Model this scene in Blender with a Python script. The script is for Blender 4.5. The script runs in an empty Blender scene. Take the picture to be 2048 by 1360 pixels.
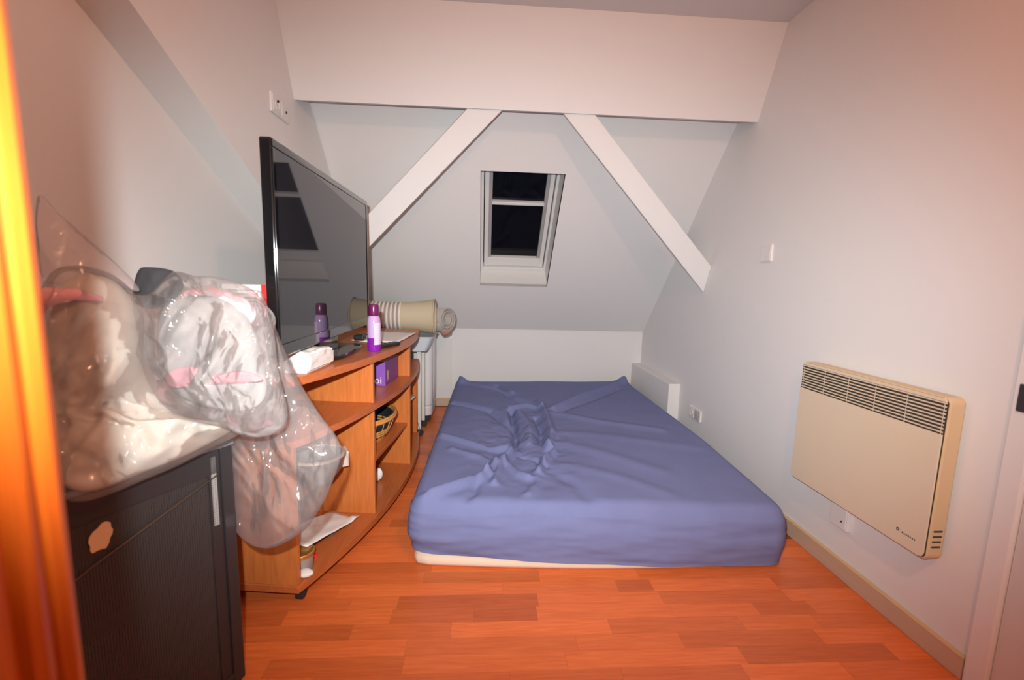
import bpy, bmesh, math, random
from mathutils import Vector, Matrix, noise
random.seed(7)
PI = math.pi
scene = bpy.context.scene
COL = scene.collection

# ------------------------------------------------------------------ camera, world, light, exposure
cam_d = bpy.data.cameras.new('camera')
cam_d.sensor_width = 36.0
cam_d.lens = 885.6 / 2048 * 36.0
cam_d.clip_start = 0.02
cam_d.dof.use_dof = True
cam_d.dof.focus_distance = 2.2
cam_d.dof.aperture_fstop = 2.6
cam = bpy.data.objects.new('camera', cam_d)
COL.objects.link(cam)
_p, _y, _r = 0.1336, 0.06264, 0.02507            # pitch down, yaw right, roll
_f = Vector((math.sin(_y)*math.cos(_p), math.cos(_y)*math.cos(_p), -math.sin(_p)))
_R = Vector((math.cos(_y), -math.sin(_y), 0)); _U = _R.cross(_f)
_R2 = math.cos(_r)*_R + math.sin(_r)*_U; _U2 = -math.sin(_r)*_R + math.cos(_r)*_U
cam.matrix_world = Matrix(((_R2.x, _U2.x, -_f.x, 0.0), (_R2.y, _U2.y, -_f.y, 0.0), (_R2.z, _U2.z, -_f.z, 1.1), (0, 0, 0, 1)))
scene.camera = cam

world = bpy.data.worlds.new('night'); scene.world = world
world.use_nodes = True
world.node_tree.nodes['Background'].inputs[0].default_value = (0.010, 0.011, 0.016, 1)
world.node_tree.nodes['Background'].inputs[1].default_value = 0.25

# the flash of the photographer's camera, a hand above the lens
fl_d = bpy.data.lights.new('flash', 'SPOT')
fl_d.energy = 278; fl_d.color = (0.83, 0.89, 0.89)
fl_d.spot_size = math.radians(119); fl_d.spot_blend = 1.0; fl_d.shadow_soft_size = 0.014
flash = bpy.data.objects.new('flash', fl_d); COL.objects.link(flash)
flash.location = (-0.065, 0.0, 1.20)
flash.rotation_euler = Vector((0.27, 2.6, -0.45)).to_track_quat('-Z', 'Y').to_euler()
flash.scale = (1.0, 0.64, 1.0)                   # a flash head throws wider than high
LAMP_POS = (0.47, -0.06, 2.07)
LAMP_STRENGTH = 770.0
LAMP_COLOR = (1.0, 0.47, 0.28)

scene.view_settings.view_transform = 'Standard'
scene.view_settings.look = 'None'
scene.view_settings.exposure = 0.0
scene.view_settings.gamma = 1.0
scene.view_settings.use_curve_mapping = False

# ------------------------------------------------------------------ materials
def mat(name, col, rough=0.6, metal=0.0, spec=0.5, bump=0.0, bscale=60.0, var=0.0, vscale=6.0, stretch=(1, 1, 1), trans=0.0, sheen=0.0, coat=0.0):
    m = bpy.data.materials.new(name); m.use_nodes = True
    nt = m.node_tree; b = nt.nodes['Principled BSDF']
    b.inputs['Base Color'].default_value = (*col, 1); b.inputs['Roughness'].default_value = rough
    b.inputs['Metallic'].default_value = metal; b.inputs['Specular IOR Level'].default_value = spec
    b.inputs['Transmission Weight'].default_value = trans; b.inputs['Sheen Weight'].default_value = sheen
    b.inputs['Coat Weight'].default_value = coat
    if bump or var:
        tc = nt.nodes.new('ShaderNodeNewGeometry'); mp = nt.nodes.new('ShaderNodeMapping')
        mp.inputs['Scale'].default_value = stretch
        nt.links.new(tc.outputs['Position'], mp.inputs['Vector'])
    if bump:
        n = nt.nodes.new('ShaderNodeTexNoise'); n.inputs['Scale'].default_value = bscale; n.inputs['Detail'].default_value = 5
        bp = nt.nodes.new('ShaderNodeBump'); bp.inputs['Strength'].default_value = bump; bp.inputs['Distance'].default_value = 0.004
        nt.links.new(mp.outputs[0], n.inputs['Vector']); nt.links.new(n.outputs[0], bp.inputs['Height'])
        nt.links.new(bp.outputs[0], b.inputs['Normal'])
    if var:
        n = nt.nodes.new('ShaderNodeTexNoise'); n.inputs['Scale'].default_value = vscale; n.inputs['Detail'].default_value = 6
        mx = nt.nodes.new('ShaderNodeMix'); mx.data_type = 'RGBA'
        mx.inputs['A'].default_value = (*[c*(1-var) for c in col], 1); mx.inputs['B'].default_value = (*[min(1, c*(1+var)) for c in col], 1)
        nt.links.new(mp.outputs[0], n.inputs['Vector']); nt.links.new(n.outputs[0], mx.inputs['Factor'])
        nt.links.new(mx.outputs['Result'], b.inputs['Base Color'])
    return m

def wood(name, c1, c2, stretch, rough=0.38, use_obj=False, scale=9.0):
    m = bpy.data.materials.new(name); m.use_nodes = True
    nt = m.node_tree; b = nt.nodes['Principled BSDF']; L = nt.links.new
    g = nt.nodes.new('ShaderNodeNewGeometry'); oi = nt.nodes.new('ShaderNodeObjectInfo')
    add = nt.nodes.new('ShaderNodeVectorMath'); add.operation = 'ADD'
    sc = nt.nodes.new('ShaderNodeMath'); sc.operation = 'MULTIPLY'; sc.inputs[1].default_value = 37.0
    L(oi.outputs['Random'], sc.inputs[0]); L(g.outputs['Position'], add.inputs[0]); L(sc.outputs[0], add.inputs[1])
    mp = nt.nodes.new('ShaderNodeMapping'); mp.inputs['Scale'].default_value = stretch; L(add.outputs[0], mp.inputs['Vector'])
    n = nt.nodes.new('ShaderNodeTexNoise'); n.inputs['Scale'].default_value = scale; n.inputs['Detail'].default_value = 8; n.inputs['Distortion'].default_value = 0.6
    L(mp.outputs[0], n.inputs['Vector'])
    r = nt.nodes.new('ShaderNodeValToRGB'); r.color_ramp.elements[0].position = 0.3; r.color_ramp.elements[1].position = 0.72
    r.color_ramp.elements[0].color = (*c1, 1); r.color_ramp.elements[1].color = (*c2, 1)
    L(n.outputs[0], r.inputs[0])
    if use_obj:
        mx = nt.nodes.new('ShaderNodeMix'); mx.data_type = 'RGBA'; mx.blend_type = 'MULTIPLY'; mx.inputs['Factor'].default_value = 1
        L(r.outputs[0], mx.inputs['A']); L(oi.outputs['Color'], mx.inputs['B']); L(mx.outputs['Result'], b.inputs['Base Color'])
    else:
        L(r.outputs[0], b.inputs['Base Color'])
    b.inputs['Roughness'].default_value = rough
    return m

def plastic_film(name, haze=0.13, tint=(0.97, 0.95, 0.95), gloss=1.0):
    m = bpy.data.materials.new(name); m.use_nodes = True
    nt = m.node_tree; nt.nodes.remove(nt.nodes['Principled BSDF']); out = nt.nodes['Material Output']; L = nt.links.new
    t = nt.nodes.new('ShaderNodeBsdfTransparent'); t.inputs[0].default_value = (*tint, 1)
    d = nt.nodes.new('ShaderNodeBsdfDiffuse'); d.inputs[0].default_value = (0.90, 0.86, 0.85, 1)
    tl = nt.nodes.new('ShaderNodeBsdfTranslucent'); tl.inputs[0].default_value = (0.90, 0.86, 0.85, 1)
    md = nt.nodes.new('ShaderNodeMixShader'); md.inputs[0].default_value = 0.4
    L(d.outputs[0], md.inputs[1]); L(tl.outputs[0], md.inputs[2])
    gl = nt.nodes.new('ShaderNodeBsdfGlossy'); gl.inputs['Roughness'].default_value = 0.12
    fr = nt.nodes.new('ShaderNodeFresnel'); fr.inputs[0].default_value = 1.45
    mu = nt.nodes.new('ShaderNodeMath'); mu.operation = 'MULTIPLY'; mu.inputs[1].default_value = gloss; mu.use_clamp = True
    m1 = nt.nodes.new('ShaderNodeMixShader'); m1.inputs[0].default_value = haze
    m2 = nt.nodes.new('ShaderNodeMixShader')
    L(t.outputs[0], m1.inputs[1]); L(md.outputs[0], m1.inputs[2]); L(fr.outputs[0], mu.inputs[0]); L(mu.outputs[0], m2.inputs[0])
    L(m1.outputs[0], m2.inputs[1]); L(gl.outputs[0], m2.inputs[2]); L(m2.outputs[0], out.inputs[0])
    return m

def emit(name, col, s):
    m = bpy.data.materials.new(name); m.use_nodes = True
    b = m.node_tree.nodes['Principled BSDF']; b.inputs['Base Color'].default_value = (*col, 1)
    b.inputs['Emission Color'].default_value = (*col, 1); b.inputs['Emission Strength'].default_value = s
    return m

def mesh_holes(name, col, pitch, fill):
    m = bpy.data.materials.new(name); m.use_nodes = True
    nt = m.node_tree; b = nt.nodes['Principled BSDF']; out = nt.nodes['Material Output']; L = nt.links.new
    b.inputs['Base Color'].default_value = (*col, 1); b.inputs['Roughness'].default_value = 0.42
    tc = nt.nodes.new('ShaderNodeTexCoord'); sp = nt.nodes.new('ShaderNodeSeparateXYZ'); L(tc.outputs['Object'], sp.inputs[0])
    def wave(o):
        a = nt.nodes.new('ShaderNodeMath'); a.operation = 'MULTIPLY'; a.inputs[1].default_value = 2*PI/pitch
        s = nt.nodes.new('ShaderNodeMath'); s.operation = 'SINE'; L(o, a.inputs[0]); L(a.outputs[0], s.inputs[0]); return s.outputs[0]
    mn = nt.nodes.new('ShaderNodeMath'); mn.operation = 'MINIMUM'; L(wave(sp.outputs['X']), mn.inputs[0]); L(wave(sp.outputs['Z']), mn.inputs[1])
    gt = nt.nodes.new('ShaderNodeMath'); gt.operation = 'GREATER_THAN'; gt.inputs[1].default_value = fill; L(mn.outputs[0], gt.inputs[0])
    t = nt.nodes.new('ShaderNodeBsdfTransparent'); mx = nt.nodes.new('ShaderNodeMixShader')
    L(gt.outputs[0], mx.inputs[0]); L(b.outputs[0], mx.inputs[1]); L(t.outputs[0], mx.inputs[2]); L(mx.outputs[0], out.inputs[0])
    return m

M = {
 'wall': mat('wall_paint', (0.76, 0.745, 0.735), 0.62, spec=0.3, bump=0.10, bscale=55, var=0.015, vscale=2.5),
 'ceil': mat('ceiling_paint', (0.74, 0.725, 0.715), 0.7, spec=0.25, bump=0.06, bscale=70),
 'trimw': mat('white_lacquer', (0.78, 0.765, 0.75), 0.42, bump=0.03, bscale=30),
 'skirt': mat('beige_skirting', (0.56, 0.42, 0.30), 0.45, var=0.08, vscale=8, stretch=(8, 1, 8)),
 'skirt_cap': mat('skirting_edge', (0.62, 0.43, 0.24), 0.4),
 'floorbase': mat('floor_joint', (0.26, 0.07, 0.028), 0.5),
 'plank': wood('laminate', (0.71, 0.152, 0.034), (0.85, 0.216, 0.056), (1.2, 16, 1), 0.36, True, 7),
 'cab': wood('cherry_laminate', (0.49, 0.140, 0.032), (0.62, 0.195, 0.048), (14, 14, 1.2), 0.36, False, 6),
 'cabh': wood('cherry_laminate_flat', (0.42, 0.110, 0.030), (0.52, 0.150, 0.044), (14, 1.2, 14), 0.33, False, 6),
 'cabedge': wood('cherry_edge', (0.50, 0.18, 0.055), (0.60, 0.23, 0.075), (2, 2, 14), 0.4, False, 5),
 'ward': wood('varnished_wood', (0.32, 0.050, 0.004), (0.45, 0.085, 0.007), (30, 30, 0.8), 0.28, False, 5),
 'sheet': mat('blue_cotton', (0.168, 0.192, 0.368), 0.85, spec=0.2, bump=0.10, bscale=420, var=0.10, vscale=9),
 'matt': mat('mattress_ticking', (0.80, 0.66, 0.52), 0.9, bump=0.15, bscale=200),
 'black': mat('black_plastic', (0.012, 0.012, 0.013), 0.35),
 'gloss': mat('piano_black', (0.006, 0.006, 0.007), 0.08, coat=0.6),
 'screen': mat('screen_glass', (0.020, 0.020, 0.024), 0.035, spec=0.9),
 'rubber': mat('black_rubber', (0.02, 0.02, 0.02), 0.7),
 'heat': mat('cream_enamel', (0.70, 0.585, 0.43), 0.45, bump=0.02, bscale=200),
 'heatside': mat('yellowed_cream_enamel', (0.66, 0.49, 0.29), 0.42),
 'heatdark': mat('grille_dark', (0.045, 0.038, 0.028), 0.6),
 'ink': mat('dark_print', (0.06, 0.05, 0.04), 0.6),
 'sock': mat('white_socket_plastic', (0.76, 0.73, 0.71), 0.35),
 'sockgrey': mat('grey_socket_plastic', (0.50, 0.475, 0.46), 0.4),
 'hole': mat('socket_hole', (0.03, 0.03, 0.03), 0.6),
 'winw': mat('window_white', (0.74, 0.72, 0.70), 0.38),
 'wing': mat('window_grey_gasket', (0.36, 0.35, 0.345), 0.45),
 'glass': mat('night_glass', (0.004, 0.004, 0.006), 0.03, spec=0.25),
 'blind': mat('outside_flashing', (0.045, 0.045, 0.05), 0.6),
 'paper': mat('white_paper', (0.80, 0.77, 0.74), 0.8, bump=0.1, bscale=25),
 'whitep': mat('white_plastic', (0.72, 0.71, 0.72), 0.4),
 'whitem': mat('white_metal', (0.66, 0.64, 0.60), 0.4),
 'cream': mat('cream_cotton', (0.56, 0.515, 0.44), 0.9, bump=0.2, bscale=40, sheen=0.2),
 'pink': mat('pink_cotton', (0.80, 0.42, 0.47), 0.85, bump=0.2, bscale=50),
 'pinkd': mat('dusty_pink_cotton', (0.50, 0.24, 0.27), 0.85, bump=0.2, bscale=50),
 'dgrey': mat('charcoal_cotton', (0.035, 0.036, 0.040), 0.9, bump=0.2, bscale=80),
 'greycl': mat('grey_cotton', (0.30, 0.28, 0.27), 0.9, bump=0.3, bscale=30),
 'film': plastic_film('clear_plastic_film', 0.13, (0.98, 0.96, 0.96), 0.65),
 'film2': plastic_film('thin_clear_plastic', 0.15, (0.98, 0.95, 0.95), 0.55),
 'cartblk': mat('black_enamel', (0.026, 0.024, 0.026), 0.4),
 'carttop': mat('dark_grey_top', (0.16, 0.155, 0.165), 0.5),
 'cartmesh': mesh_holes('black_wire_mesh', (0.040, 0.037, 0.037), 0.0052, 0.25),
 'cartstrip': mesh_holes('perforated_light_grey', (0.30, 0.30, 0.29), 0.0060, 0.55),
 'tan': mat('torn_cardboard', (0.72, 0.47, 0.27), 0.85, bump=0.4, bscale=60),
 'bag_in': mat('grey_plastic_sack', (0.20, 0.18, 0.17), 0.35, bump=0.5, bscale=18),
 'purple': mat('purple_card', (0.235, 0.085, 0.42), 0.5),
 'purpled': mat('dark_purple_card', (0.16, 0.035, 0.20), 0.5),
 'gold': mat('gold_print', (0.48, 0.34, 0.22), 0.4),
 'capur': mat('plum_cap', (0.13, 0.008, 0.075), 0.25),
 'bclear': mat('lilac_plastic', (0.47, 0.31, 0.56), 0.16),
 'bliq': mat('violet_gel', (0.20, 0.015, 0.33), 0.18),
 'blabel': mat('pale_label', (0.62, 0.52, 0.66), 0.35),
 'red': mat('red_card', (0.72, 0.03, 0.03), 0.5),
 'greyline': mat('grey_print', (0.35, 0.35, 0.35), 0.7),
 'brown': mat('brown_card', (0.22, 0.12, 0.07), 0.7),
 'wick': mat('natural_wicker', (0.55, 0.26, 0.065), 0.5, bump=0.5, bscale=120),
 'wickd': mat('black_wicker', (0.018, 0.018, 0.020), 0.55, bump=0.5, bscale=140),
 'beige': mat('beige_linen', (0.50, 0.43, 0.30), 0.9, bump=0.15, bscale=300),
 'stripeA': mat('white_rib', (0.66, 0.61, 0.57), 0.9), 'stripeB': mat('taupe_rib', (0.33, 0.28, 0.24), 0.9),
 'rollg': mat('grey_mat', (0.42, 0.38, 0.35), 0.85, var=0.25, vscale=30), 'rolle': mat('rolled_edge', (0.50, 0.50, 0.50), 0.8),
 'rollb': mat('rust_cloth', (0.45, 0.22, 0.15), 0.9),
 'shadebr': mat('shade_edge_brown', (0.075, 0.045, 0.028), 0.5),
 'lblue': mat('pale_blue_plastic', (0.55, 0.61, 0.66), 0.4),
 'jarg': mat('cloudy_glass', (0.50, 0.46, 0.45), 0.12, trans=0.35), 'goldlid': mat('gold_lid', (0.62, 0.38, 0.12), 0.3, metal=0.8),
 'chrome': mat('chrome', (0.7, 0.7, 0.7), 0.12, metal=1.0), 'bulb': emit('lit_bulb', LAMP_COLOR, LAMP_STRENGTH),
 'steel': mat('dark_steel', (0.10, 0.10, 0.10), 0.4, metal=0.7),
 'doorp': mat('door_paint', (0.66, 0.64, 0.635), 0.5),
 'pot': mat('grey_ceramic', (0.20, 0.19, 0.185), 0.4), 'glassy': mat('clear_jar_glass', (0.75, 0.75, 0.75), 0.05, trans=0.8),
}

# ------------------------------------------------------------------ mesh helpers
def mk(name, verts, faces, m, parent=None, smooth=False, mats=None, fm=None):
    me = bpy.data.meshes.new(name); me.from_pydata([tuple(v) for v in verts], [], faces); me.validate(); me.update()
    bm = bmesh.new(); bm.from_mesh(me); bmesh.ops.recalc_face_normals(bm, faces=bm.faces); bm.to_mesh(me); bm.free()
    for mm in ([m] if mats is None else mats): me.materials.append(M[mm] if isinstance(mm, str) else mm)
    if smooth: me.polygons.foreach_set('use_smooth', [True]*len(me.polygons))
    o = bpy.data.objects.new(name, me); COL.objects.link(o)
    attach(o, parent); return o
def attach(o, parent):
    if parent is None: return
    o.parent = parent
    if not parent.get('_loc'): o.matrix_parent_inverse = chain(parent).inverted()
def chain(o):
    mtx = Matrix.LocRotScale(o.location, o.rotation_euler, o.scale)
    return (chain(o.parent) @ o.matrix_parent_inverse @ mtx) if o.parent else mtx
LOCAL = []
def thing(name, label, cat, loc=(0, 0, 0), rotz=0, group=None, local=False):
    o = bpy.data.objects.new(name, None); COL.objects.link(o); o.empty_display_size = 0.1
    o.location = loc; o.rotation_euler = (0, 0, rotz); o['label'] = label; o['category'] = cat
    if group: o['group'] = group
    if local: o['_loc'] = 1; LOCAL.append(o)
    return o
def tag(o, label, cat, group=None):
    o['label'] = label; o['category'] = cat
    if group: o['group'] = group
    return o
def struct(o, label=None):
    o['kind'] = 'structure'
    if label: o['label'] = label
    return o
def bmk(name, bm, m, parent=None, smooth=False):
    me = bpy.data.meshes.new(name); bmesh.ops.recalc_face_normals(bm, faces=bm.faces); bm.to_mesh(me); bm.free()
    me.materials.append(M[m]); o = bpy.data.objects.new(name, me); COL.objects.link(o)
    if smooth: me.polygons.foreach_set('use_smooth', [True]*len(me.polygons))
    attach(o, parent); return o
def box(name, lo, hi, m, parent=None, bev=0.0, seg=2, mtx=None, smooth=False):
    bm = bmesh.new(); bmesh.ops.create_cube(bm, size=1)
    for v in bm.verts: v.co = Vector([lo[i] + (v.co[i]+0.5)*(hi[i]-lo[i]) for i in range(3)])
    if bev: bmesh.ops.bevel(bm, geom=bm.edges[:], offset=bev, segments=seg, affect='EDGES', profile=0.5)
    if mtx is not None: bmesh.ops.transform(bm, matrix=mtx, verts=bm.verts)
    return bmk(name, bm, m, parent, smooth)
def prism(name, outline, z0, z1, m, parent=None, bev=0.0, mtx=None):
    bm = bmesh.new(); a = [bm.verts.new((x, y, z0)) for x, y in outline]
    f = bm.faces.new(a); r = bmesh.ops.extrude_face_region(bm, geom=[f])
    for v in [g for g in r['geom'] if isinstance(g, bmesh.types.BMVert)]: v.co.z = z1
    if bev:
        ed = [e for e in bm.edges if abs(e.verts[0].co.z-e.verts[1].co.z) < 1e-6]
        bmesh.ops.bevel(bm, geom=ed, offset=bev, segments=2, affect='EDGES', profile=0.5)
    if mtx is not None: bmesh.ops.transform(bm, matrix=mtx, verts=bm.verts)
    return bmk(name, bm, m, parent)
def tube(name, pts, r, m, parent=None, seg=8, closed=False, smooth=True):
    pts = [Vector(p) for p in pts]; n = len(pts); V = []; F = []
    prev = None
    for i, p in enumerate(pts):
        t = (pts[(i+1) % n]-pts[i-1]) if closed else (pts[min(i+1, n-1)]-pts[max(i-1, 0)])
        t.normalize()
        if prev is None:
            a = Vector((0, 0, 1)) if abs(t.z) < 0.9 else Vector((1, 0, 0)); u = t.cross(a).normalized()
        else: u = (prev - t*prev.dot(t)).normalized()
        prev = u; w = t.cross(u)
        rr = r[i] if isinstance(r, (list, tuple)) else r
        for k in range(seg):
            an = 2*PI*k/seg; V.append(p + (u*math.cos(an)+w*math.sin(an))*rr)
    for i in range(n if closed else n-1):
        j = (i+1) % n
        for k in range(seg): F.append((i*seg+k, i*seg+(k+1) % seg, j*seg+(k+1) % seg, j*seg+k))
    if not closed: F.append(tuple(range(seg))); F.append(tuple((n-1)*seg+k for k in range(seg)))
    return mk(name, V, F, m, parent, smooth)
def lathe(name, prof, m, parent=None, at=(0, 0, 0), seg=28, mtx=None, cap=True, smooth=True):
    V = []; F = []
    for r, z in prof:
        for k in range(seg): V.append(Vector((r*math.cos(2*PI*k/seg), r*math.sin(2*PI*k/seg), z)))
    for i in range(len(prof)-1):
        for k in range(seg): F.append((i*seg+k, i*seg+(k+1) % seg, (i+1)*seg+(k+1) % seg, (i+1)*seg+k))
    if cap: F.append(tuple(range(seg))); F.append(tuple((len(prof)-1)*seg+k for k in range(seg)))
    T = Matrix.Translation(at) @ (mtx if mtx is not None else Matrix())
    o = mk(name, [T @ v for v in V], F, m, parent, smooth)
    if smooth:
        try: o.data.set_sharp_from_angle(angle=math.radians(40))
        except Exception: pass
    return o
def rrect(x0, y0, x1, y1, r, n=5):
    P = []
    for cx, cy, a in ((x1-r, y0+r, -PI/2), (x1-r, y1-r, 0), (x0+r, y1-r, PI/2), (x0+r, y0+r, PI)):
        for k in range(n+1): P.append((cx+r*math.cos(a+PI/2*k/n), cy+r*math.sin(a+PI/2*k/n)))
    return P
def text_mesh(name, s, size, m, parent, mtx, ext=0.0004):
    cu = bpy.data.curves.new(name, 'FONT'); cu.body = s; cu.size = size; cu.extrude = ext
    t = bpy.data.objects.new(name, cu); COL.objects.link(t); bpy.context.view_layer.update()
    me = bpy.data.meshes.new_from_object(t.evaluated_get(bpy.context.evaluated_depsgraph_get()))
    bpy.data.objects.remove(t); me.transform(mtx); me.materials.clear(); me.materials.append(M[m])
    o = bpy.data.objects.new(name, me); COL.objects.link(o); attach(o, parent); return o
def frame(o, ex, ey, ez):
    ex, ey, ez = Vector(ex), Vector(ey), Vector(ez)
    return Matrix(((ex.x, ey.x, ez.x, o[0]), (ex.y, ey.y, ez.y, o[1]), (ex.z, ey.z, ez.z, o[2]), (0, 0, 0, 1)))
def fbm(p, s, oct=3):
    v = 0; a = 1
    for i in range(oct): v += a*noise.noise(Vector(p)*s + Vector((11.3*i, 7.1*i, 3.7))); s *= 2; a *= 0.5
    return v
def ridged(p, s, oct=3):
    v = 0; a = 1
    for i in range(oct):
        v += a*(1-2.2*abs(noise.noise(Vector(p)*s + Vector((5.3*i, 17.1*i, 9.7))))); s *= 1.9; a *= 0.5
    return v

# ================================================================== SETTING
XR, XL, XLU, YB, ZC, YR = 1.385, -1.075, -0.935, 3.79, 2.32, -1.9
RB, RY0, RZ0 = 1.05, 3.78, 0.685                      # roof slope: z = RZ0 + RB*(RY0-y)
def roof_y(z): return RY0-(z-RZ0)/RB

# ---- floor with laminate strips
floor = struct(box('floor', (XL-0.05, YR, -0.05), (XR+0.05, YB+0.1, -0.0005), 'floorbase'), 'glossy orange-brown strip laminate floor')
pm = bpy.data.meshes.new('plank')
_v = [(x, y, z) for z in (-0.5, 0.5) for y in (-0.5, 0.5) for x in (-0.5, 0.5)]
pm.from_pydata(_v, [], [(0, 2, 3, 1), (4, 5, 7, 6), (0, 1, 5, 4), (2, 6, 7, 3), (0, 4, 6, 2), (1, 3, 7, 5)]); pm.materials.append(M['plank'])
rows = {}
PITCH = 0.0625; Y0 = 1.43
forced = {-1: [(-0.28, 0.20, 0.60), (0.20, 0.64, 0.98), (0.64, 1.10, 0.80)], -2: [(-0.53, -0.29, 0.95), (-0.29, -0.02, 0.70), (-0.02, 0.19, 0.60), (0.19, 0.65, 1.0), (0.65, 0.95, 0.95), (0.95, 1.15, 0.74)],
          -3: [(-0.54, -0.40, 0.66), (-0.40, -0.09, 0.82), (-0.09, 0.42, 1.08), (0.42, 0.86, 0.80), (0.86, 1.12, 0.92)], -4: [(-0.62, -0.22, 1.0), (-0.22, 0.30, 0.86), (0.30, 0.63, 0.92), (0.63, 1.08, 0.74)],
          0: [(-0.5, 0.08, 0.98), (0.08, 0.50, 0.90), (0.50, 0.63, 0.66), (0.63, 1.1, 1.0)], 1: [(-0.21, 0.22, 0.68), (0.22, 0.6, 0.95), (0.6, 1.17, 0.82)]}
pn = 0
for r in range(-14, 38):
    ya = Y0 + r*PITCH; yb = min(ya+PITCH, YB-0.005)
    if r > 2 and ya > 3.72: continue
    segs = []
    x = XL + random.uniform(-0.35, 0.0)
    fs = forced.get(r, [])
    xe = fs[0][0] if fs else XR
    while x < xe-0.02:
        l = min(random.uniform(0.30, 0.55), xe-x)
        if xe-x-l < 0.08: l = xe-x
        segs.append((x, x+l, random.choice((0.66, 0.78, 0.86, 0.92, 0.96, 1.0, 1.04)))); x += l
    segs += fs
    if fs:
        x = fs[-1][1]
        while x < XR-0.02:
            l = min(random.uniform(0.3, 0.5), XR-x); segs.append((x, x+l, random.choice((0.72, 0.84, 0.92, 1.0)))); x += l
    for (a, b, c) in segs:
        a = max(a, XL); b = min(b, XR)
        if b-a < 0.02 or ya > YB-0.02: continue
        if r > 4 and a > -0.25: continue                       # wholly under the mattress
        if pn >= 292: continue
        o = bpy.data.objects.new('plank', pm); COL.objects.link(o); pn += 1
        o.location = ((a+b)/2, (ya+yb)/2, -0.0008); o.scale = (b-a-0.0005, yb-ya-0.0004, 0.0016)
        c = 1-(1-c)*0.78; o.color = (c, c*(0.94+0.06*c), c*(0.9+0.1*c), 1); o.parent = floor

# ---- walls
struct(box('wall_right', (XR, YR, 0), (XR+0.1, YB+0.1, ZC), 'wall'), 'white painted wall carrying the heater')
struct(box('wall_left', (XL-0.1, YR, 0), (XL, YB+0.1, ZC), 'wall'), 'white painted wall behind the television cabinet')
# thicker upper left wall whose lower edge runs down in a slant
ue = [(1.06, 1.93), (3.2, 0.81)]                    # slanting lower edge (y, z)
pv = [(0.55, ZC), (0.55, 2.197), ue[0], (2.90, 0.962), (3.52, 0.962), (2.52, 2.0), (2.30, ZC)]
mU = frame((0, 0, 0), (0, 1, 0), (0, 0, 1), (1, 0, 0))
struct(prism('wall_left_upper', pv, XL-0.01, XLU, 'wall', mtx=mU), 'thicker upper part of the left wall with slanting lower edge')
struct(box('wall_back', (XL-0.05, YB, 0), (XR+0.05, YB+0.1, RZ0+0.01), 'wall'), 'low white knee wall under the roof slope')
struct(box('wall_rear', (XL-0.1, YR-0.1, 0), (XR+0.1, YR, ZC), 'wall'), 'white wall opposite the skylight')
struct(box('ceiling', (XL-0.1, YR-0.1, ZC), (XR+0.1, 2.75, ZC+0.08), 'ceil'), 'flat white ceiling')

# ---- roof slope with the skylight opening
Q = math.hypot(1, RB)
def RP(x, s, n=0.0):                                    # s up the slope from the knee wall, n outward
    return Vector((x, RY0 - s/Q + n*RB/Q, RZ0 + s*RB/Q + n/Q))
SO = 0.52                                               # opening bottom along slope
WB0 = (RY0-3.428)*Q; WT0 = WB0 + 0.955
WX0, WX1 = -0.040, 0.474
ST = (2.30-RZ0)*Q/RB
mR = frame((0, RY0, RZ0), (1, 0, 0), (0, -1/Q, RB/Q), (0, RB/Q, 1/Q))
slope = bmesh.new()
def addbox(bm, lo, hi, mtx=None):
    r = bmesh.ops.create_cube(bm, size=1)
    for v in r['verts']: v.co = Vector([lo[i] + (v.co[i]+0.5)*(hi[i]-lo[i]) for i in range(3)])
    if mtx is not None: bmesh.ops.transform(bm, matrix=mtx, verts=r['verts'])
for lo, hi in (((XL-0.05, 0, 0), (WX0, ST, 0.03)), ((WX1, 0, 0), (XR+0.05, ST, 0.03)), ((WX0, 0, 0), (WX1, WB0, 0.03)), ((WX0, WT0, 0), (WX1, ST, 0.03))):
    addbox(slope, lo, hi, mR)
struct(bmk('ceiling_slope', slope, 'wall'), 'sloping white roof ceiling pierced by the skylight')

# ---- truss: boxed beam and two slanting braces, in one leaning plane
def TY(z): return 2.33 + 0.45*(1.938-z)
bo = [(TY(ZC), ZC), (TY(1.938), 1.938), (TY(1.938)+0.030, 1.944), (TY(ZC)+0.035, ZC)]
mB = frame((0, 0, 0), (0, 1, 0), (0, 0, 1), (1, 0, 0))
struct(prism('trim_1', bo, XL, XR, 'wall', mtx=mB), 'white boxed beam spanning the room under the ceiling')
TQ = math.hypot(1, 0.45)
def brace(name, pts, lab):
    # pts (x, z) of the front face; thickness goes back into the room's depth
    tn = Vector((0, 1/TQ, 0.45/TQ))
    bm = bmesh.new(); fr = [bm.verts.new((x, TY(z)+0.022, z)) for x, z in pts]; f = bm.faces.new(fr)
    r = bmesh.ops.extrude_face_region(bm, geom=[f])
    for v in [g for g in r['geom'] if isinstance(g, bmesh.types.BMVert)]: v.co += tn*0.075
    bmesh.ops.bevel(bm, geom=bm.edges[:], offset=0.003, segments=1, affect='EDGES')
    return struct(bmk(name, bm, 'wall'), lab)
brace('trim_2', [(-0.081, 1.965), (0.094, 1.965), (-0.70, 1.247), (-1.06, 0.91), (-1.06, 1.085), (-0.655, 1.446)], 'white slanting brace from the beam down behind the television')
brace('trim_3', [(0.352, 1.965), (0.517, 1.965), (1.384, 1.213), (1.384, 1.052)], 'white slanting brace from the beam down to the heater wall')
# boxed pipe run low on the right wall, strip added on the knee wall for an edge highlight
struct(box('trim_4', (1.305, 2.98, 0), (XR+0.001, YB+0.001, 0.405), 'wall', bev=0.004), 'low white boxed pipe casing along the right wall')
struct(box('trim_5', (-0.284, YB-0.012, 0.06), (-0.268, YB+0.001, 0.60), 'trimw', bev=0.004), 'narrow white strip added on the knee wall for an edge highlight')

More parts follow.
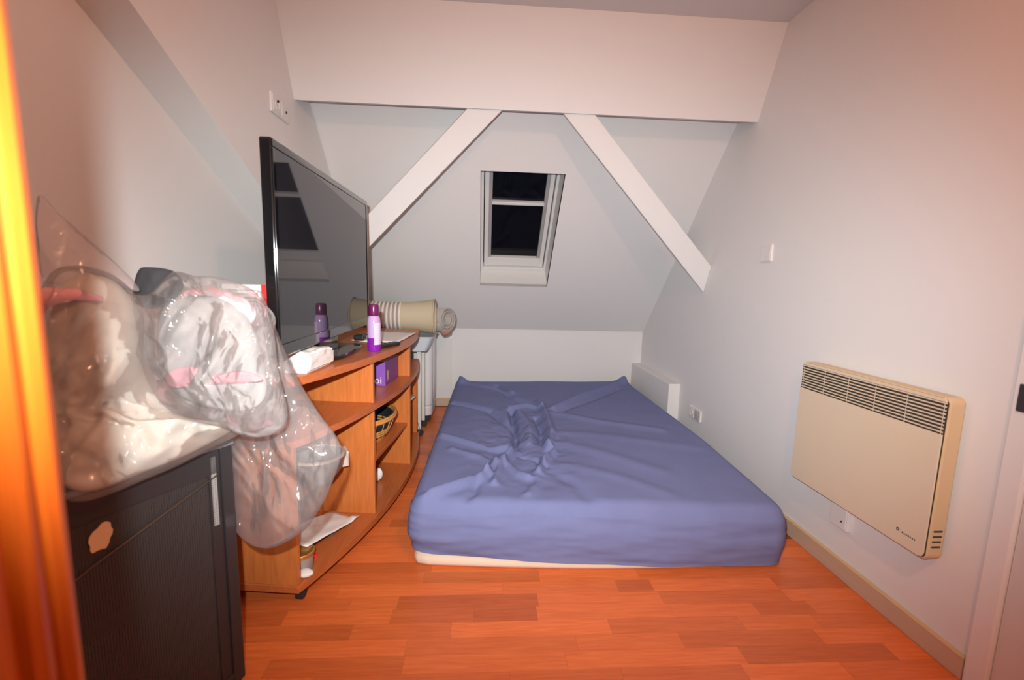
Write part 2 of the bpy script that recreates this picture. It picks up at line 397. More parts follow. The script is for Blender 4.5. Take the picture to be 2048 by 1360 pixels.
# ---- skylight
win = thing('window_1', 'small skylight with white frame showing black night sky', 'window', tuple(RP((WX0+WX1)/2, WB0)))
del win['category']; win['kind'] = 'structure'
D = 0.19
def wbox(name, x0, x1, s0, s1, n0, n1, m, parent, bev=0.0): return box(name, (x0, s0, n0), (x1, s1, n1), m, parent, bev, mtx=mR)
for nm, a in (('reveal', (WX0-0.02, WX0, WB0-0.02, WT0+0.02)), ('reveal', (WX1, WX1+0.02, WB0-0.02, WT0+0.02)), ('reveal', (WX0, WX1, WB0-0.02, WB0)), ('reveal', (WX0, WX1, WT0, WT0+0.02))):
    wbox(nm, *a, 0.001, D+0.06, 'trimw', win)
cxw = 0.218
# outer frame, sash, gasket, pane
wbox('frame_side', WX0+0.001, WX0+0.020, WB0, WT0, D-0.02, D+0.05, 'winw', win, 0.003)
wbox('frame_side', WX1-0.020, WX1-0.001, WB0, WT0, D-0.02, D+0.05, 'winw', win, 0.003)
wbox('frame_sill', WX0+0.001, WX1-0.001, WB0+0.001, WB0+0.028, D-0.01, D+0.05, 'winw', win, 0.003)
wbox('sash_stile', WX0+0.026, WX0+0.056, WB0+0.034, WT0, D, D+0.05, 'winw', win, 0.004)
wbox('sash_stile', WX1-0.056, WX1-0.026, WB0+0.034, WT0, D, D+0.05, 'winw', win, 0.004)
wbox('sash_rail', WX0+0.026, WX1-0.026, WB0+0.034, WB0+0.115, D+0.004, D+0.05, 'winw', win, 0.006)
wbox('gasket', WX0+0.056, WX0+0.078, WB0+0.075, WT0, D+0.012, D+0.05, 'wing', win, 0.002)
wbox('gasket', WX1-0.078, WX1-0.056, WB0+0.075, WT0, D+0.012, D+0.05, 'wing', win, 0.002)
wbox('pane', WX0+0.05, WX1-0.05, WB0+0.1, WT0, D+0.036, D+0.044, 'glass', win)
wbox('glazing_bar', WX0+0.074, WX1-0.074, WB0+0.588, WB0+0.612, D+0.005, D+0.04, 'winw', win, 0.005)

# ---- skirting boards, door
def skirt(name, lo, hi, cap_lo, cap_hi, lab):
    s = struct(box(name, lo, hi, 'skirt', bev=0.003), lab); box('top_edge', cap_lo, cap_hi, 'skirt_cap', s, 0.002)
skirt('baseboard_right', (XR-0.016, 1.045, 0), (XR+0.001, 2.979, 0.066), (XR-0.017, 1.044, 0.0635), (XR+0.001, 2.978, 0.072), 'beige wooden skirting board under the heater')
skirt('baseboard_back', (XL, YB-0.014, 0), (1.304, YB+0.001, 0.066), (XL, YB-0.015, 0.0635), (1.304, YB+0.001, 0.071), 'beige skirting board along the knee wall')
door = thing('door_1', 'pale painted door in the right wall beside the heater', 'door', (XR, 0.6, 0)); del door['category']; door['kind'] = 'structure'
box('casing', (XR-0.016, 0.985, 0), (XR+0.001, 1.042, 2.1), 'trimw', door, 0.006)
box('casing', (XR-0.016, 0.13, 2.04), (XR+0.001, 0.984, 2.1), 'trimw', door, 0.006)
box('casing', (XR-0.016, 0.075, 0), (XR+0.001, 0.129, 2.1), 'trimw', door, 0.006)
box('leaf', (XR-0.005, 0.13, 0.01), (XR+0.001, 0.984, 2.04), 'doorp', door)
box('lock_strike', (XR-0.021, 0.996, 0.800), (XR-0.0155, 1.026, 0.872), 'steel', door, 0.003)  # strike plate of the lock on the casing edge

# ================================================================== THE LAMP
lamp = thing('pendant_lamp', 'bare lit bulb hanging from the ceiling by a short cord', 'lamp', (LAMP_POS[0], LAMP_POS[1], ZC))
lathe('ceiling_rose', [(0.0, 0), (0.045, 0), (0.045, -0.012), (0.012, -0.03), (0.0, -0.03)], 'whitep', lamp, (LAMP_POS[0], LAMP_POS[1], ZC), cap=False)
tube('cord', [(LAMP_POS[0], LAMP_POS[1], ZC-0.03), (LAMP_POS[0], LAMP_POS[1], LAMP_POS[2]+0.10)], 0.003, 'whitep', lamp)
lathe('bulb_holder', [(0.0, 0.11), (0.018, 0.105), (0.019, 0.055), (0.0, 0.05)], 'whitep', lamp, LAMP_POS, cap=False)
lathe('bulb', [(0.002, 0.052), (0.013, 0.048), (0.017, 0.032), (0.030, 0.012), (0.032, -0.006), (0.024, -0.024), (0.010, -0.032), (0.001, -0.033)], 'bulb', lamp, LAMP_POS)

# ================================================================== HEATER
ht = thing('wall_heater', 'cream electric convector heater fixed to the right wall', 'heater', (1.35, 1.43, 0.30))
HX, HY0, HY1, HZ0, HZ1 = 1.318, 1.145, 1.735, 0.300, 0.800
mH = frame((XR, 0, 0), (0, 1, 0), (0, 0, 1), (-1, 0, 0))        # (y, z, out of wall)
TH = XR-HX
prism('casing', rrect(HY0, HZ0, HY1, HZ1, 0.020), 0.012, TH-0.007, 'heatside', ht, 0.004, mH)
prism('shadow_gap', rrect(HY0+0.004, HZ0+0.004, HY1-0.004, HZ1-0.004, 0.018), TH-0.0069, TH-0.0045, 'heatdark', ht, 0, mH)
GZ = 0.690
prism('front_panel', [(HY0+0.005, GZ)] + [(HY1-0.005, GZ)] + rrect(HY0+0.005, HZ0+0.005, HY1-0.005, HZ1, 0.018)[12:18][0:0] + [(HY1-0.005, HZ0+0.022), (HY1-0.010, HZ0+0.010), (HY1-0.022, HZ0+0.005), (HY0+0.022, HZ0+0.005), (HY0+0.010, HZ0+0.010), (HY0+0.005, HZ0+0.022)], TH-0.0045, TH, 'heat', ht, 0.0015, mH)
prism('grille_backing', [(HY0+0.0065, GZ), (HY1-0.0065, GZ), (HY1-0.0065, 0.790), (HY0+0.0065, 0.790)], TH-0.0046, TH-0.0040, 'heatdark', ht, 0, mH)
ng = 9; gp = (0.786-GZ)/ng
for k in range(ng):
    z = GZ + 0.0052 + gp*k
    prism('slat', [(HY0+0.0065, z), (HY1-0.0065, z), (HY1-0.0065, z+gp*0.40), (HY0+0.0065, z+gp*0.40)], TH-0.0045, TH-0.0005, 'heat', ht, 0.0008, mH)
for k in range(6):
    y = HY0+0.012+(HY1-HY0-0.026)*k/5.0
    prism('grille_rib', [(y, GZ), (y+0.0016, GZ), (y+0.0016, 0.79), (y, 0.79)], TH-0.0046, TH-0.0030, 'heat', ht, 0, mH)
prism('top_rail', [(HY0+0.005, 0.786), (HY1-0.005, 0.786), (HY1-0.012, 0.796), (HY0+0.012, 0.796)], TH-0.0045, TH, 'heat', ht, 0.001, mH)
for k in range(4):
    box('side_vent', (XR-0.050, HY0-0.0008, 0.342+0.0165*k), (XR-0.022, HY0+0.002, 0.348+0.0165*k), 'heatdark', ht, 0.0007)
# printed mark low on the front panel: a small round sign and a run of tiny letters, blurred beyond reading in the photograph
lathe('printed_sign', [(0.0055, 0), (0.0055, 0.0004), (0.0022, 0.0004), (0.0022, 0)], 'ink', ht, seg=16, mtx=mH @ Matrix.Translation((1.236, 0.350, TH)), cap=False)
for k in range(7):
    y = 1.222 - 0.0066*k; hgt = (0.006, 0.0045, 0.0045, 0.006, 0.0045, 0.0045, 0.005)[k]
    prism('printed_letter', [(y, 0.345), (y-0.0042, 0.345), (y-0.0042, 0.345+hgt*0.5), (y-0.003, 0.345+hgt), (y, 0.345+hgt*0.9)], TH, TH+0.0004, 'ink', ht, 0, mH)
box('wall_bracket', (XR-0.013, 1.25, 0.40), (XR-0.0005, 1.30, 0.70), 'whitem', ht)
box('wall_bracket', (XR-0.013, 1.58, 0.40), (XR-0.0005, 1.63, 0.70), 'whitem', ht)

# ================================================================== SOCKETS AND SWITCHES
def plate(name, label, cat, X, y0, y1, z0, z1, side, thick=0.011, grp=None):
    t = thing(name, label, cat, (X, (y0+y1)/2, z0), group=grp)
    mt = frame((X, 0, 0), (0, 1, 0), (0, 0, 1), (side, 0, 0))
    prism('cover_plate', rrect(y0, z0, y1, z1, 0.004), 0, thick, 'sock', t, 0.002, mt)
    return t, mt
t, mt = plate('wall_socket', 'white double wall socket low on the wall beside the mattress', 'socket', XR, 2.645, 2.80, 0.232, 0.306, -1)
for a, nm in ((2.685, 'outlet'), (2.76, 'outlet')):
    prism('outlet_frame', rrect(a-0.031, 0.239, a+0.031, 0.299, 0.004), 0.0105, 0.014, 'sockgrey' if a < 2.7 else 'sock', t, 0.001, mt)
lathe('outlet', [(0.021, 0.0135), (0.021, 0.017), (0.017, 0.017), (0.015, 0.0142), (0.0, 0.0142)], 'sock', t, mtx=mt @ Matrix.Translation((2.76, 0.269, 0)), cap=False)
prism('rocker', rrect(2.672, 0.247, 2.698, 0.291, 0.003), 0.0135, 0.0165, 'sockgrey', t, 0.001, mt)
t, mt = plate('blank_wall_plate', 'blank white square plate high on the right wall', 'wall plate', XR, 2.098, 2.184, 1.222, 1.306, -1, 0.010)
prism('inner_panel', rrect(2.105, 1.229, 2.177, 1.299, 0.003), 0.0095, 0.0115, 'sock', t, 0.0008, mt)
t, mt = plate('wall_socket', 'white outlet box on the wall just under the heater', 'socket', XR, 1.475, 1.56, 0.190, 0.285, -1, 0.016)
prism('outlet_face', rrect(1.482, 0.197, 1.553, 0.278, 0.004), 0.0155, 0.0185, 'sock', t, 0.001, mt)
lathe('cable_hole', [(0.004, 0.0184), (0.004, 0.0188), (0.0, 0.0188)], 'hole', t, mtx=mt @ Matrix.Translation((1.500, 0.222, 0)), cap=False, seg=12)
t, mt = plate('wall_socket', 'white double aerial and mains socket high above the television', 'socket', XLU, 2.07, 2.245, 1.795, 1.878, 1)
prism('outlet_frame', rrect(2.078, 1.803, 2.155, 1.870, 0.004), 0.0105, 0.0135, 'sock', t, 0.001, mt)
prism('outlet_frame', rrect(2.162, 1.803, 2.238, 1.870, 0.004), 0.0105, 0.0135, 'sock', t, 0.001, mt)
lathe('outlet', [(0.022, 0.013), (0.022, 0.017), (0.018, 0.017), (0.016, 0.0138), (0.0, 0.0138)], 'sock', t, mtx=mt @ Matrix.Translation((2.116, 1.836, 0)), cap=False)
lathe('earth_pin', [(0.005, 0.0135), (0.005, 0.020), (0.0, 0.020)], 'hole', t, mtx=mt @ Matrix.Translation((2.116, 1.851, 0)), cap=False, seg=10)
lathe('aerial_jack', [(0.006, 0.0134), (0.006, 0.016), (0.0, 0.016)], 'hole', t, mtx=mt @ Matrix.Translation((2.202, 1.834, 0)), cap=False, seg=14)

# ================================================================== MATTRESS AND SHEET
CFL, CFR, CBL, CBR = Vector((-0.272, 1.585)), Vector((1.206, 1.555)), Vector((-0.232, 3.60)), Vector((1.232, 3.66))
def quad(u, v):
    a = CFL.lerp(CFR, u); b = CBL.lerp(CBR, u); return a.lerp(b, v)
def outline_uv(n, r=0.055):
    P = []
    ru, rv = r/1.44, r/2.0
    for cx, cy, a in ((1-ru, rv, -PI/2), (1-ru, 1-rv, 0), (ru, 1-rv, PI/2), (ru, rv, PI)):
        for k in range(8): P.append((cx+ru*math.cos(a+PI/2*k/7), cy+rv*math.sin(a+PI/2*k/7)))
    # resample evenly
    Q2 = [quad(*p) for p in P]; L = [0]
    for i in range(len(P)): L.append(L[-1]+(Q2[(i+1) % len(P)]-Q2[i]).length)
    out = []; j = 0
    for i in range(n):
        s = L[-1]*i/n
        while L[j+1] < s: j += 1
        f = (s-L[j])/max(1e-9, L[j+1]-L[j]); a, b = P[j], P[(j+1) % len(P)]
        out.append((a[0]+(b[0]-a[0])*f, a[1]+(b[1]-a[1])*f))
    return out
FOLDS = [
 ([(-0.23, 1.60), (-0.02, 1.76), (0.02, 1.82)], 0.024, 0.020), ([(0.02, 1.82), (0.10, 2.02), (0.17, 2.10)], 0.020, 0.018),
 ([(0.05, 1.73), (0.08, 1.90), (0.14, 2.06)], 0.018, 0.014), ([(0.33, 2.12), (0.38, 2.35), (0.39, 2.67), (0.38, 2.94)], 0.024, 0.026),
 ([(0.30, 2.20), (0.33, 2.40), (0.32, 2.62)], -0.016, 0.018), ([(1.18, 3.59), (0.70, 3.10), (0.46, 2.80)], 0.018, 0.030), ([(1.05, 3.35), (0.72, 2.98), (0.48, 2.74)], -0.012, 0.03),
 ([(-0.20, 2.92), (0.04, 2.77), (0.17, 2.48)], -0.022, 0.028), ([(0.10, 3.44), (0.20, 3.08), (0.36, 2.84)], -0.020, 0.028), ([(-0.23, 2.28), (0.04, 2.11), (0.13, 2.14)], 0.016, 0.024),
 ([(0.32, 2.14), (0.36, 2.09), (0.29, 1.99), (0.25, 1.84)], 0.022, 0.015), ([(0.20, 2.04), (0.26, 1.99), (0.28, 1.92)], -0.018, 0.016), ([(0.18, 1.64), (0.23, 1.74), (0.24, 1.86)], 0.010, 0.016),
 ([(-0.06, 1.60), (-0.03, 1.66), (-0.02, 1.75)], -0.012, 0.015), ([(0.40, 2.20), (0.66, 1.99), (0.80, 1.86)], 0.006, 0.05), ([(0.44, 2.71), (0.70, 2.52), (1.01, 2.38)], 0.009, 0.04),
 ([(0.31, 1.86), (0.40, 1.71), (0.42, 1.58)], -0.007, 0.03), ([(0.18, 2.75), (0.18, 2.34), (0.16, 2.11)], -0.026, 0.022), ([(-0.19, 3.53), (0.21, 3.20)], 0.016, 0.026),
 ([(0.17, 2.80), (0.28, 2.86), (0.38, 2.80)], 0.018, 0.020), ([(0.22, 2.72), (0.27, 2.45), (0.24, 2.20)], 0.018, 0.030), ([(0.10, 1.96), (0.16, 1.84), (0.20, 1.80)], 0.014, 0.016),
 ([(0.45, 2.35), (0.75, 2.25), (1.10, 2.12)], 0.005, 0.05), ([(0.35, 1.95), (0.60, 1.80), (0.75, 1.66)], 0.005, 0.04), ([(-0.15, 2.10), (0.0, 2.0), (0.06, 1.92)], 0.010, 0.02)]
def seg_d(p, a, b):
    ab = b-a; t = max(0, min(1, (p-a).dot(ab)/ab.length_squared)); return (p-a-ab*t).length
def sheet_h(x, y):
    p = Vector((x, y)); h = 0.0
    for pts, amp, w in FOLDS:
        d = min(seg_d(p, Vector(pts[i]), Vector(pts[i+1])) for i in range(len(pts)-1))
        if d < 3.2*w: h += 1.35*amp*math.exp(-(d/(0.9*w))**2*0.9)
    c = math.exp(-(((x-0.20)/0.26)**2 + ((y-2.25)/0.62)**2))
    h += c*(-0.022 + 0.013*fbm((x, y, 0.3), 10, 3))
    h += 0.003*fbm((x, y, 1.1), 3.0, 2)
    for cx, cy in ((-0.19, 3.53), (1.17, 3.59)):
        h += 0.030*math.exp(-(((x-cx)/0.06)**2+((y-cy)/0.06)**2))
    return h
def shell(name, n, ktop, kside, ztop, zbot, inset, m, parent=None, wrinkle=True, closed_bottom=False, puff=0.0):
    uv = outline_uv(n); V = []; F = []
    er = 0.050
    V.append(None)
    rings = []
    for k in range(1, ktop+1):
        rings.append(('t', k/ktop))
    for k in range(1, kside+1):
        rings.append(('s', k/kside))
    for kind, q in rings:
        for i, (u, v) in enumerate(uv):
            pe = quad(u, v)
            c = quad(0.5, 0.5)
            dirv = (pe-c)
            # outward direction normal to the rectangle side
            nx = (1 if u > 0.985 else -1 if u < 0.015 else 0); ny = (1 if v > 0.985 else -1 if v < 0.015 else 0)
            dn = Vector((nx, ny)); dn = dn.normalized() if dn.length else dirv.normalized()
            if kind == 't':
                s = q; p = c + dirv*s
                de = (pe-p).length*abs((dirv.normalized()).dot(dn))
                zt = ztop(u, v) if False else ztop(0.5+(u-0.5)*s, 0.5+(v-0.5)*s)
                z = zt
                if de < er: z -= er*(1-math.sqrt(max(0, 1-(1-de/er)**2)))*0.8
                if wrinkle:
                    fade = min(1, de/0.06 + 0.25)
                    z += sheet_h(p.x, p.y)*fade
                V.append(Vector((p.x, p.y, z)))
            else:
                zt = ztop(u, v) - er*0.8; zb = zbot(u, v)
                z = zt + (zb-zt)*q
                off = inset(u, v, q)
                if wrinkle:
                    off += 0.0022*math.sin(z*140 + 7*fbm((pe.x, pe.y, 0), 2.6, 3))*max(0, q-0.35)*(0.2+0.8*max(0, 1-u)) + 0.007*fbm((pe.x*1.6, pe.y*1.6, z*8), 2.5, 3)
                p = pe + dn*off
                V.append(Vector((p.x, p.y, z)))
    c = quad(0.5, 0.5); V[0] = Vector((c.x, c.y, ztop(0.5, 0.5)+(sheet_h(c.x, c.y) if wrinkle else 0)))
    for i in range(n): F.append((0, 1+i, 1+(i+1) % n))
    for r in range(len(rings)-1):
        for i in range(n):
            a = 1+r*n+i; b = 1+r*n+(i+1) % n; F.append((a, a+n, b+n, b))
    if closed_bottom: F.append(tuple(1+(len(rings)-1)*n+i for i in range(n)))
    return mk(name, V, F, m, parent, True)
def zt_sheet(u, v):
    f = max(0.0, 1-v*3.2)
    return 0.272 - 0.034*f*max(0, (u-0.35)/0.65) - 0.02*(1-v)*0 + 0.004*math.sin(v*3)
def zb_sheet(u, v):
    if v < 0.03: return 0.058*(1-u)**1.3 + 0.009
    return 0.058*(1-u)**1.3 + 0.012
def in_sheet(u, v, q):
    b = 0.012*math.sin(PI*min(1, q*1.05))
    if v < 0.05: return b + 0.004 + 0.030*q*math.sin(PI*min(1, max(0, u)))
    return b
sheet = shell('fitted_sheet', 440, 130, 26, zt_sheet, zb_sheet, in_sheet, 'sheet')
tag(sheet, 'rumpled blue fitted sheet stretched over the mattress', 'bed sheet')
mt_o = shell('mattress', 160, 10, 10, lambda u, v: zt_sheet(u, v)-0.075, lambda u, v: 0.001,
             lambda u, v, q: -0.016 + 0.014*max(0, (q-0.6)/0.4) - 0.014*max(0, (q-0.86)/0.14)**2 + (0.030*q*math.sin(PI*min(1, max(0, u))) if v < 0.05 else 0), 'matt', wrinkle=False, closed_bottom=True)
tag(mt_o, 'double mattress with cream ticking lying on the laminate floor', 'mattress')
_bm = bmesh.new(); _bm.from_mesh(mt_o.data); _bm.to_mesh(mt_o.data); _bm.free()

# ================================================================== TELEVISION CABINET (local: x along the front, -y to the room)
CL, CSAG, CBK = 1.53, 0.12, 0.36
cab = thing('tv_cabinet', 'cherry wood television cabinet with bowed open shelves', 'cabinet', (-0.60, 1.38, 0), math.atan2(1.52, 0.17), local=True)
def cf(x): t = x/CL; return -CSAG*4*t*(1-t)
def board(name, x0, x1, z0, z1, back, m='cabh', setb=0.0, nose=0.0):
    P = []; n = 26
    for i in range(n+1):
        x = x0+(x1-x0)*i/n; P.append((x, cf(x)+setb))
    P += [(x1, back), (x0, back)]
    return prism(name, P, z0, z1, m, cab, 0.003)
ZB, ZM, ZT = 0.078, 0.575, 0.780
board('bottom_board', 0, CL, 0.052, ZB, CBK)
board('middle_shelf', 0, CL, ZM-0.024, ZM, CBK)
board('top_board', 0, CL-0.08, ZT-0.028, ZT, CBK)
def panel(name, x, z0, z1, setb=0.018, back=CBK, m='cab', th=0.018):
    return box(name, (x, cf(x+th/2)+setb, z0), (x+th, back, z1), m, cab, 0.0012)
panel('end_panel', 0.004, ZB, ZM-0.024, 0.006); panel('end_panel', CL-0.022, ZB, ZM-0.024, 0.012)
panel('divider', 0.473, ZB, ZM-0.024); panel('divider', 1.005, ZB, ZM-0.024)
panel('divider', 0.473, ZM, ZT-0.028); panel('divider', 1.005, ZM, ZT-0.028)
def hshelf(x0, x1, z, setb):
    y0 = max(cf(x0), cf(x1))+setb
    return box('half_shelf', (x0, y0, z-0.018), (x1, CBK-0.006, z), 'cabh', cab, 0.0012)
hshelf(0.022, 0.473, 0.335, 0.055); hshelf(0.491, 1.005, 0.315, 0.03); hshelf(1.023, CL-0.022, 0.345, 0.04)
box('back_panel', (0.022, CBK-0.006, ZB), (CL-0.022, CBK, ZM-0.024), 'cab', cab)
box('back_panel', (0.03, CBK-0.006, ZM), (CL-0.10, CBK, ZT-0.028), 'cab', cab)
def caster(x, y, parent, r=0.021, top=0.052, m='rubber', nm='caster'):
    c = lathe(nm, [(0.0, -0.011), (r, -0.011), (r, 0.011), (0.0, 0.011)], m, parent, mtx=Matrix.Translation((x, y, r)) @ Matrix.Rotation(PI/2, 4, 'X'), seg=18, cap=False)
    return c
for x, y in ((0.05, 0.02), (CL-0.05, 0.02), (0.05, CBK-0.05), (CL-0.05, CBK-0.05), (CL/2, -0.06)):
    caster(x, y, cab); box('caster_mount', (x-0.016, y-0.016, 0.036), (x+0.016, y+0.016, 0.053), 'rubber', cab, 0.002)
CM = Matrix.Translation((-0.60, 1.38, 0)) @ Matrix.Rotation(math.atan2(1.52, 0.17), 4, 'Z')     # cabinet -> room
def CP(x, y, z): return CM @ Vector((x, y, z))

# ================================================================== TELEVISION
tv = thing('television', 'large flat black television standing on the cabinet', 'television', (-0.63, 1.75, ZT))
TA, TB_ = Vector((-0.586, 1.292)), Vector((-0.594, 2.305)); td = (TB_-TA).normalized(); tnrm = Vector((td.y, -td.x))
mT = frame((TA.x, TA.y, 0), (td.x, td.y, 0), (0, 0, 1), (tnrm.x, tnrm.y, 0))       # (along, up, out of the screen)
TW, TZ0, TZ1 = (TB_-TA).length, 0.860, 1.470
prism('back_housing', rrect(0.20, TZ0+0.03, TW-0.12, TZ1-0.10, 0.03), -0.075, -0.026, 'black', tv, 0.012, mT)
prism('bezel', rrect(0, TZ0, TW, TZ1, 0.008), -0.030, 0.0, 'gloss', tv, 0.003, mT)
prism('screen', rrect(0.026, TZ0+0.042, TW-0.026, TZ1-0.028, 0.002), -0.002, 0.0008, 'screen', tv, 0, mT)
for a in ((0.004, TZ0+0.004, TW-0.004, TZ0+0.040), (0.004, TZ1-0.024, TW-0.004, TZ1-0.004)):
    prism('bezel_strip', rrect(*a, 0.003), -0.001, 0.0035, 'gloss', tv, 0.002, mT)
for a in ((0.004, TZ0+0.042, 0.022, TZ1-0.026), (TW-0.022, TZ0+0.042, TW-0.004, TZ1-0.026)):
    prism('bezel_strip', rrect(*a, 0.003), -0.001, 0.0035, 'gloss', tv, 0.002, mT)
prism('stand_neck', rrect(TW/2-0.11, ZT+0.018, TW/2+0.11, TZ0+0.08, 0.01), -0.060, -0.030, 'gloss', tv, 0.004, mT)
sb = [(-0.79, 1.52), (-0.62, 1.50), (-0.545, 1.60), (-0.535, 1.78), (-0.555, 1.97), (-0.63, 2.06), (-0.79, 2.04)]
sb = []
for k in range(40):
    a = 2*PI*k/40; c, s = math.cos(a), math.sin(a)
    sb.append((-0.665+0.125*math.copysign(abs(c)**0.45, c), 1.865+0.185*math.copysign(abs(s)**0.45, s)))
prism('stand_base', sb, ZT+0.0003, ZT+0.019, 'gloss', tv, 0.005)

# ================================================================== THINGS ON THE CABINET
def lump(name, pos, rad, m, parent=None, amp=0.2, sc=4.0, sub=4, rot=0, ridge=False, tilt=0):
    bm = bmesh.new(); bmesh.ops.create_icosphere(bm, subdivisions=sub, radius=1)
    R = Matrix.Rotation(rot, 3, 'Z') @ Matrix.Rotation(tilt, 3, 'Y')
    for v in bm.verts:
        n = v.co.normalized(); q = Vector((n.x*rad[0], n.y*rad[1], n.z*rad[2]))
        d = (ridged(q+Vector(pos), sc, 3) if ridge else fbm(q+Vector(pos), sc, 4))*amp
        v.co = Vector(pos) + R @ (q*(1+d))
    return bmk(name, bm, m, parent, True)
# white crumpled tissue packet
tp = thing('tissue_packet', 'crumpled white tissue packet on the cabinet beside the television', 'packet', (-0.59, 1.55, ZT))
bm = bmesh.new(); bmesh.ops.create_cube(bm, size=1)
for v in bm.verts: v.co = Vector((v.co.x*0.105, v.co.y*0.205, (v.co.z+0.5)*0.072))
bmesh.ops.bevel(bm, geom=bm.edges[:], offset=0.010, segments=2, affect='EDGES'); bmesh.ops.subdivide_edges(bm, edges=bm.edges[:], cuts=5, use_grid_fill=True)
Rt = Matrix.Translation((-0.617, 1.56, ZT)) @ Matrix.Rotation(math.radians(-4), 4, 'Z')
for v in bm.verts:
    f = v.co.z/0.072
    d = 0.010*ridged((v.co.x, v.co.y, v.co.z), 13, 2)
    v.co.z *= (1-0.22*max(0, v.co.y/0.1)) + (0.16*fbm((v.co.x, v.co.y, 0.5), 14, 3) if f > 0.5 else 0)
    v.co.x += d*f*(0.7 if v.co.x > 0 else 0.3)
    v.co.y += 0.5*d*f
    v.co.z = max(0.0003, v.co.z)
    v.co = Rt @ v.co
bmk('wrapper', bm, 'paper', tp, False)
prism('torn_opening', [(-0.64, 1.555), (-0.62, 1.543), (-0.612, 1.595), (-0.635, 1.605)], ZT+0.062, ZT+0.072, 'sockgrey', tp)
lathe('printed_dot', [(0.011, 0), (0.011, 0.0006), (0, 0.0006)], 'lblue', tp, mtx=frame((-0.628, 1.4565, ZT+0.036), (1, -0.07, 0), (0, 0, 1), (-0.07, -1, 0)), cap=False, seg=16)
# bottle
bt = thing('shampoo_bottle', 'clear bottle half full of violet gel with plum cap', 'bottle', (-0.480, 1.945, ZT))
bp = (-0.480, 1.945, ZT)
lathe('gel', [(0.0, 0.0005), (0.026, 0.0005), (0.0285, 0.006), (0.0285, 0.060), (0.0, 0.060)], 'bliq', bt, bp, cap=False)
lathe('shell', [(0.0283, 0.060), (0.0283, 0.125), (0.026, 0.145), (0.020, 0.156), (0.0, 0.157)], 'bclear', bt, bp, cap=False)
lathe('cap', [(0.0, 0.155), (0.0215, 0.155), (0.0225, 0.160), (0.0220, 0.195), (0.019, 0.203), (0.0, 0.205)], 'capur', bt, bp, cap=False)
Vv = []; Ff = []
for k in range(9):
    a = math.radians(-75+70*k/8)
    for z in (0.03, 0.125): Vv.append((bp[0]+0.0289*math.cos(a), bp[1]+0.0289*math.sin(a), bp[2]+z))
for k in range(8): Ff.append((2*k, 2*k+2, 2*k+3, 2*k+1))
mk('label_sticker', Vv, Ff, 'blabel', bt, True)
# papers, gadgets
def sheetpaper(name, pts, z, m, lab, cat, amp=0.004, n=10, thick=0.0025, parent=None):
    a, b, c, d = [Vector(p) for p in pts]; V = []; F = []
    for i in range(n+1):
        for j in range(n+1):
            u, v = i/n, j/n; p = a.lerp(b, u).lerp(d.lerp(c, u), v)
            h = amp*(1.2+fbm((p.x*1.5, p.y*1.5, z), 6, 2)) + 0*u
            V.append(Vector((p.x, p.y, z + h + (p.z if len(p) > 2 else 0))))
    N = len(V)
    for v in V[:N]: V.append(v - Vector((0, 0, thick)))
    for i in range(n):
        for j in range(n):
            q = i*(n+1)+j; F.append((q, q+n+1, q+n+2, q+1)); F.append((N+q, N+q+1, N+q+n+2, N+q+n+1))
    for i in range(n):
        for (q, w) in ((i*(n+1), (i+1)*(n+1)), (i*(n+1)+n, (i+1)*(n+1)+n), (i, i+1), (n*(n+1)+i, n*(n+1)+i+1)): F.append((q, w, w+N, q+N))
    o = mk(name, V, F, m, parent, True)
    if lab: tag(o, lab, cat)
    return o
sheetpaper('paper_sheet', [(-0.66, 2.22, 0), (-0.425, 2.18, 0), (-0.395, 2.60, 0), (-0.66, 2.62, 0)], ZT+0.001, 'paper', 'loose white papers lying under the beige fabric tube on the cabinet', 'paper', 0.004)
rc = thing('remote_control', 'slim black remote control lying beside the violet bottle', 'remote', (-0.44, 2.1, ZT))
box('remote_body', (-0.085, -0.019, 0.0004), (0.085, 0.019, 0.017), 'black', rc, 0.005, mtx=Matrix.Translation((-0.455, 2.06, ZT)) @ Matrix.Rotation(math.radians(62), 4, 'Z'))
for k in range(5):
    p = Matrix.Rotation(math.radians(62), 3, 'Z') @ Vector((-0.06+0.028*k, 0, 0))
    lathe('button', [(0.006, 0.0168), (0.006, 0.0185), (0, 0.0187)], 'rubber', rc, (-0.455+p.x, 2.06+p.y, ZT), seg=10, cap=False)
pa = thing('power_adapter', 'small black plug and lead behind the television stand', 'adapter', (-0.60, 2.21, ZT))
box('adapter_body', (-0.622, 2.125, ZT+0.019), (-0.575, 2.185, ZT+0.045), 'black', pa, 0.006)
tube('lead', [(-0.598, 2.185, ZT+0.032), (-0.58, 2.24, ZT+0.035), (-0.57, 2.33, ZT+0.017), (-0.64, 2.40, ZT+0.016)], 0.003, 'black', pa)
# upright booklet behind the television
bk = thing('upright_booklet', 'white booklet with red edge standing behind the television', 'book', (-0.76, 1.50, ZT))
box('pages', (-0.845, 1.485, ZT+0.0004), (-0.675, 1.515, 1.066), 'paper', bk, 0.001)
box('red_band', (-0.722, 1.4835, 1.00), (-0.674, 1.4855, 1.067), 'red', bk)
box('brown_band', (-0.722, 1.4835, 0.93), (-0.674, 1.4855, 0.999), 'brown', bk)
for k in range(5): box('printed_line', (-0.83, 1.4838, 1.046-0.012*k), (-0.735, 1.4852, 1.049-0.012*k), 'greyline', bk)

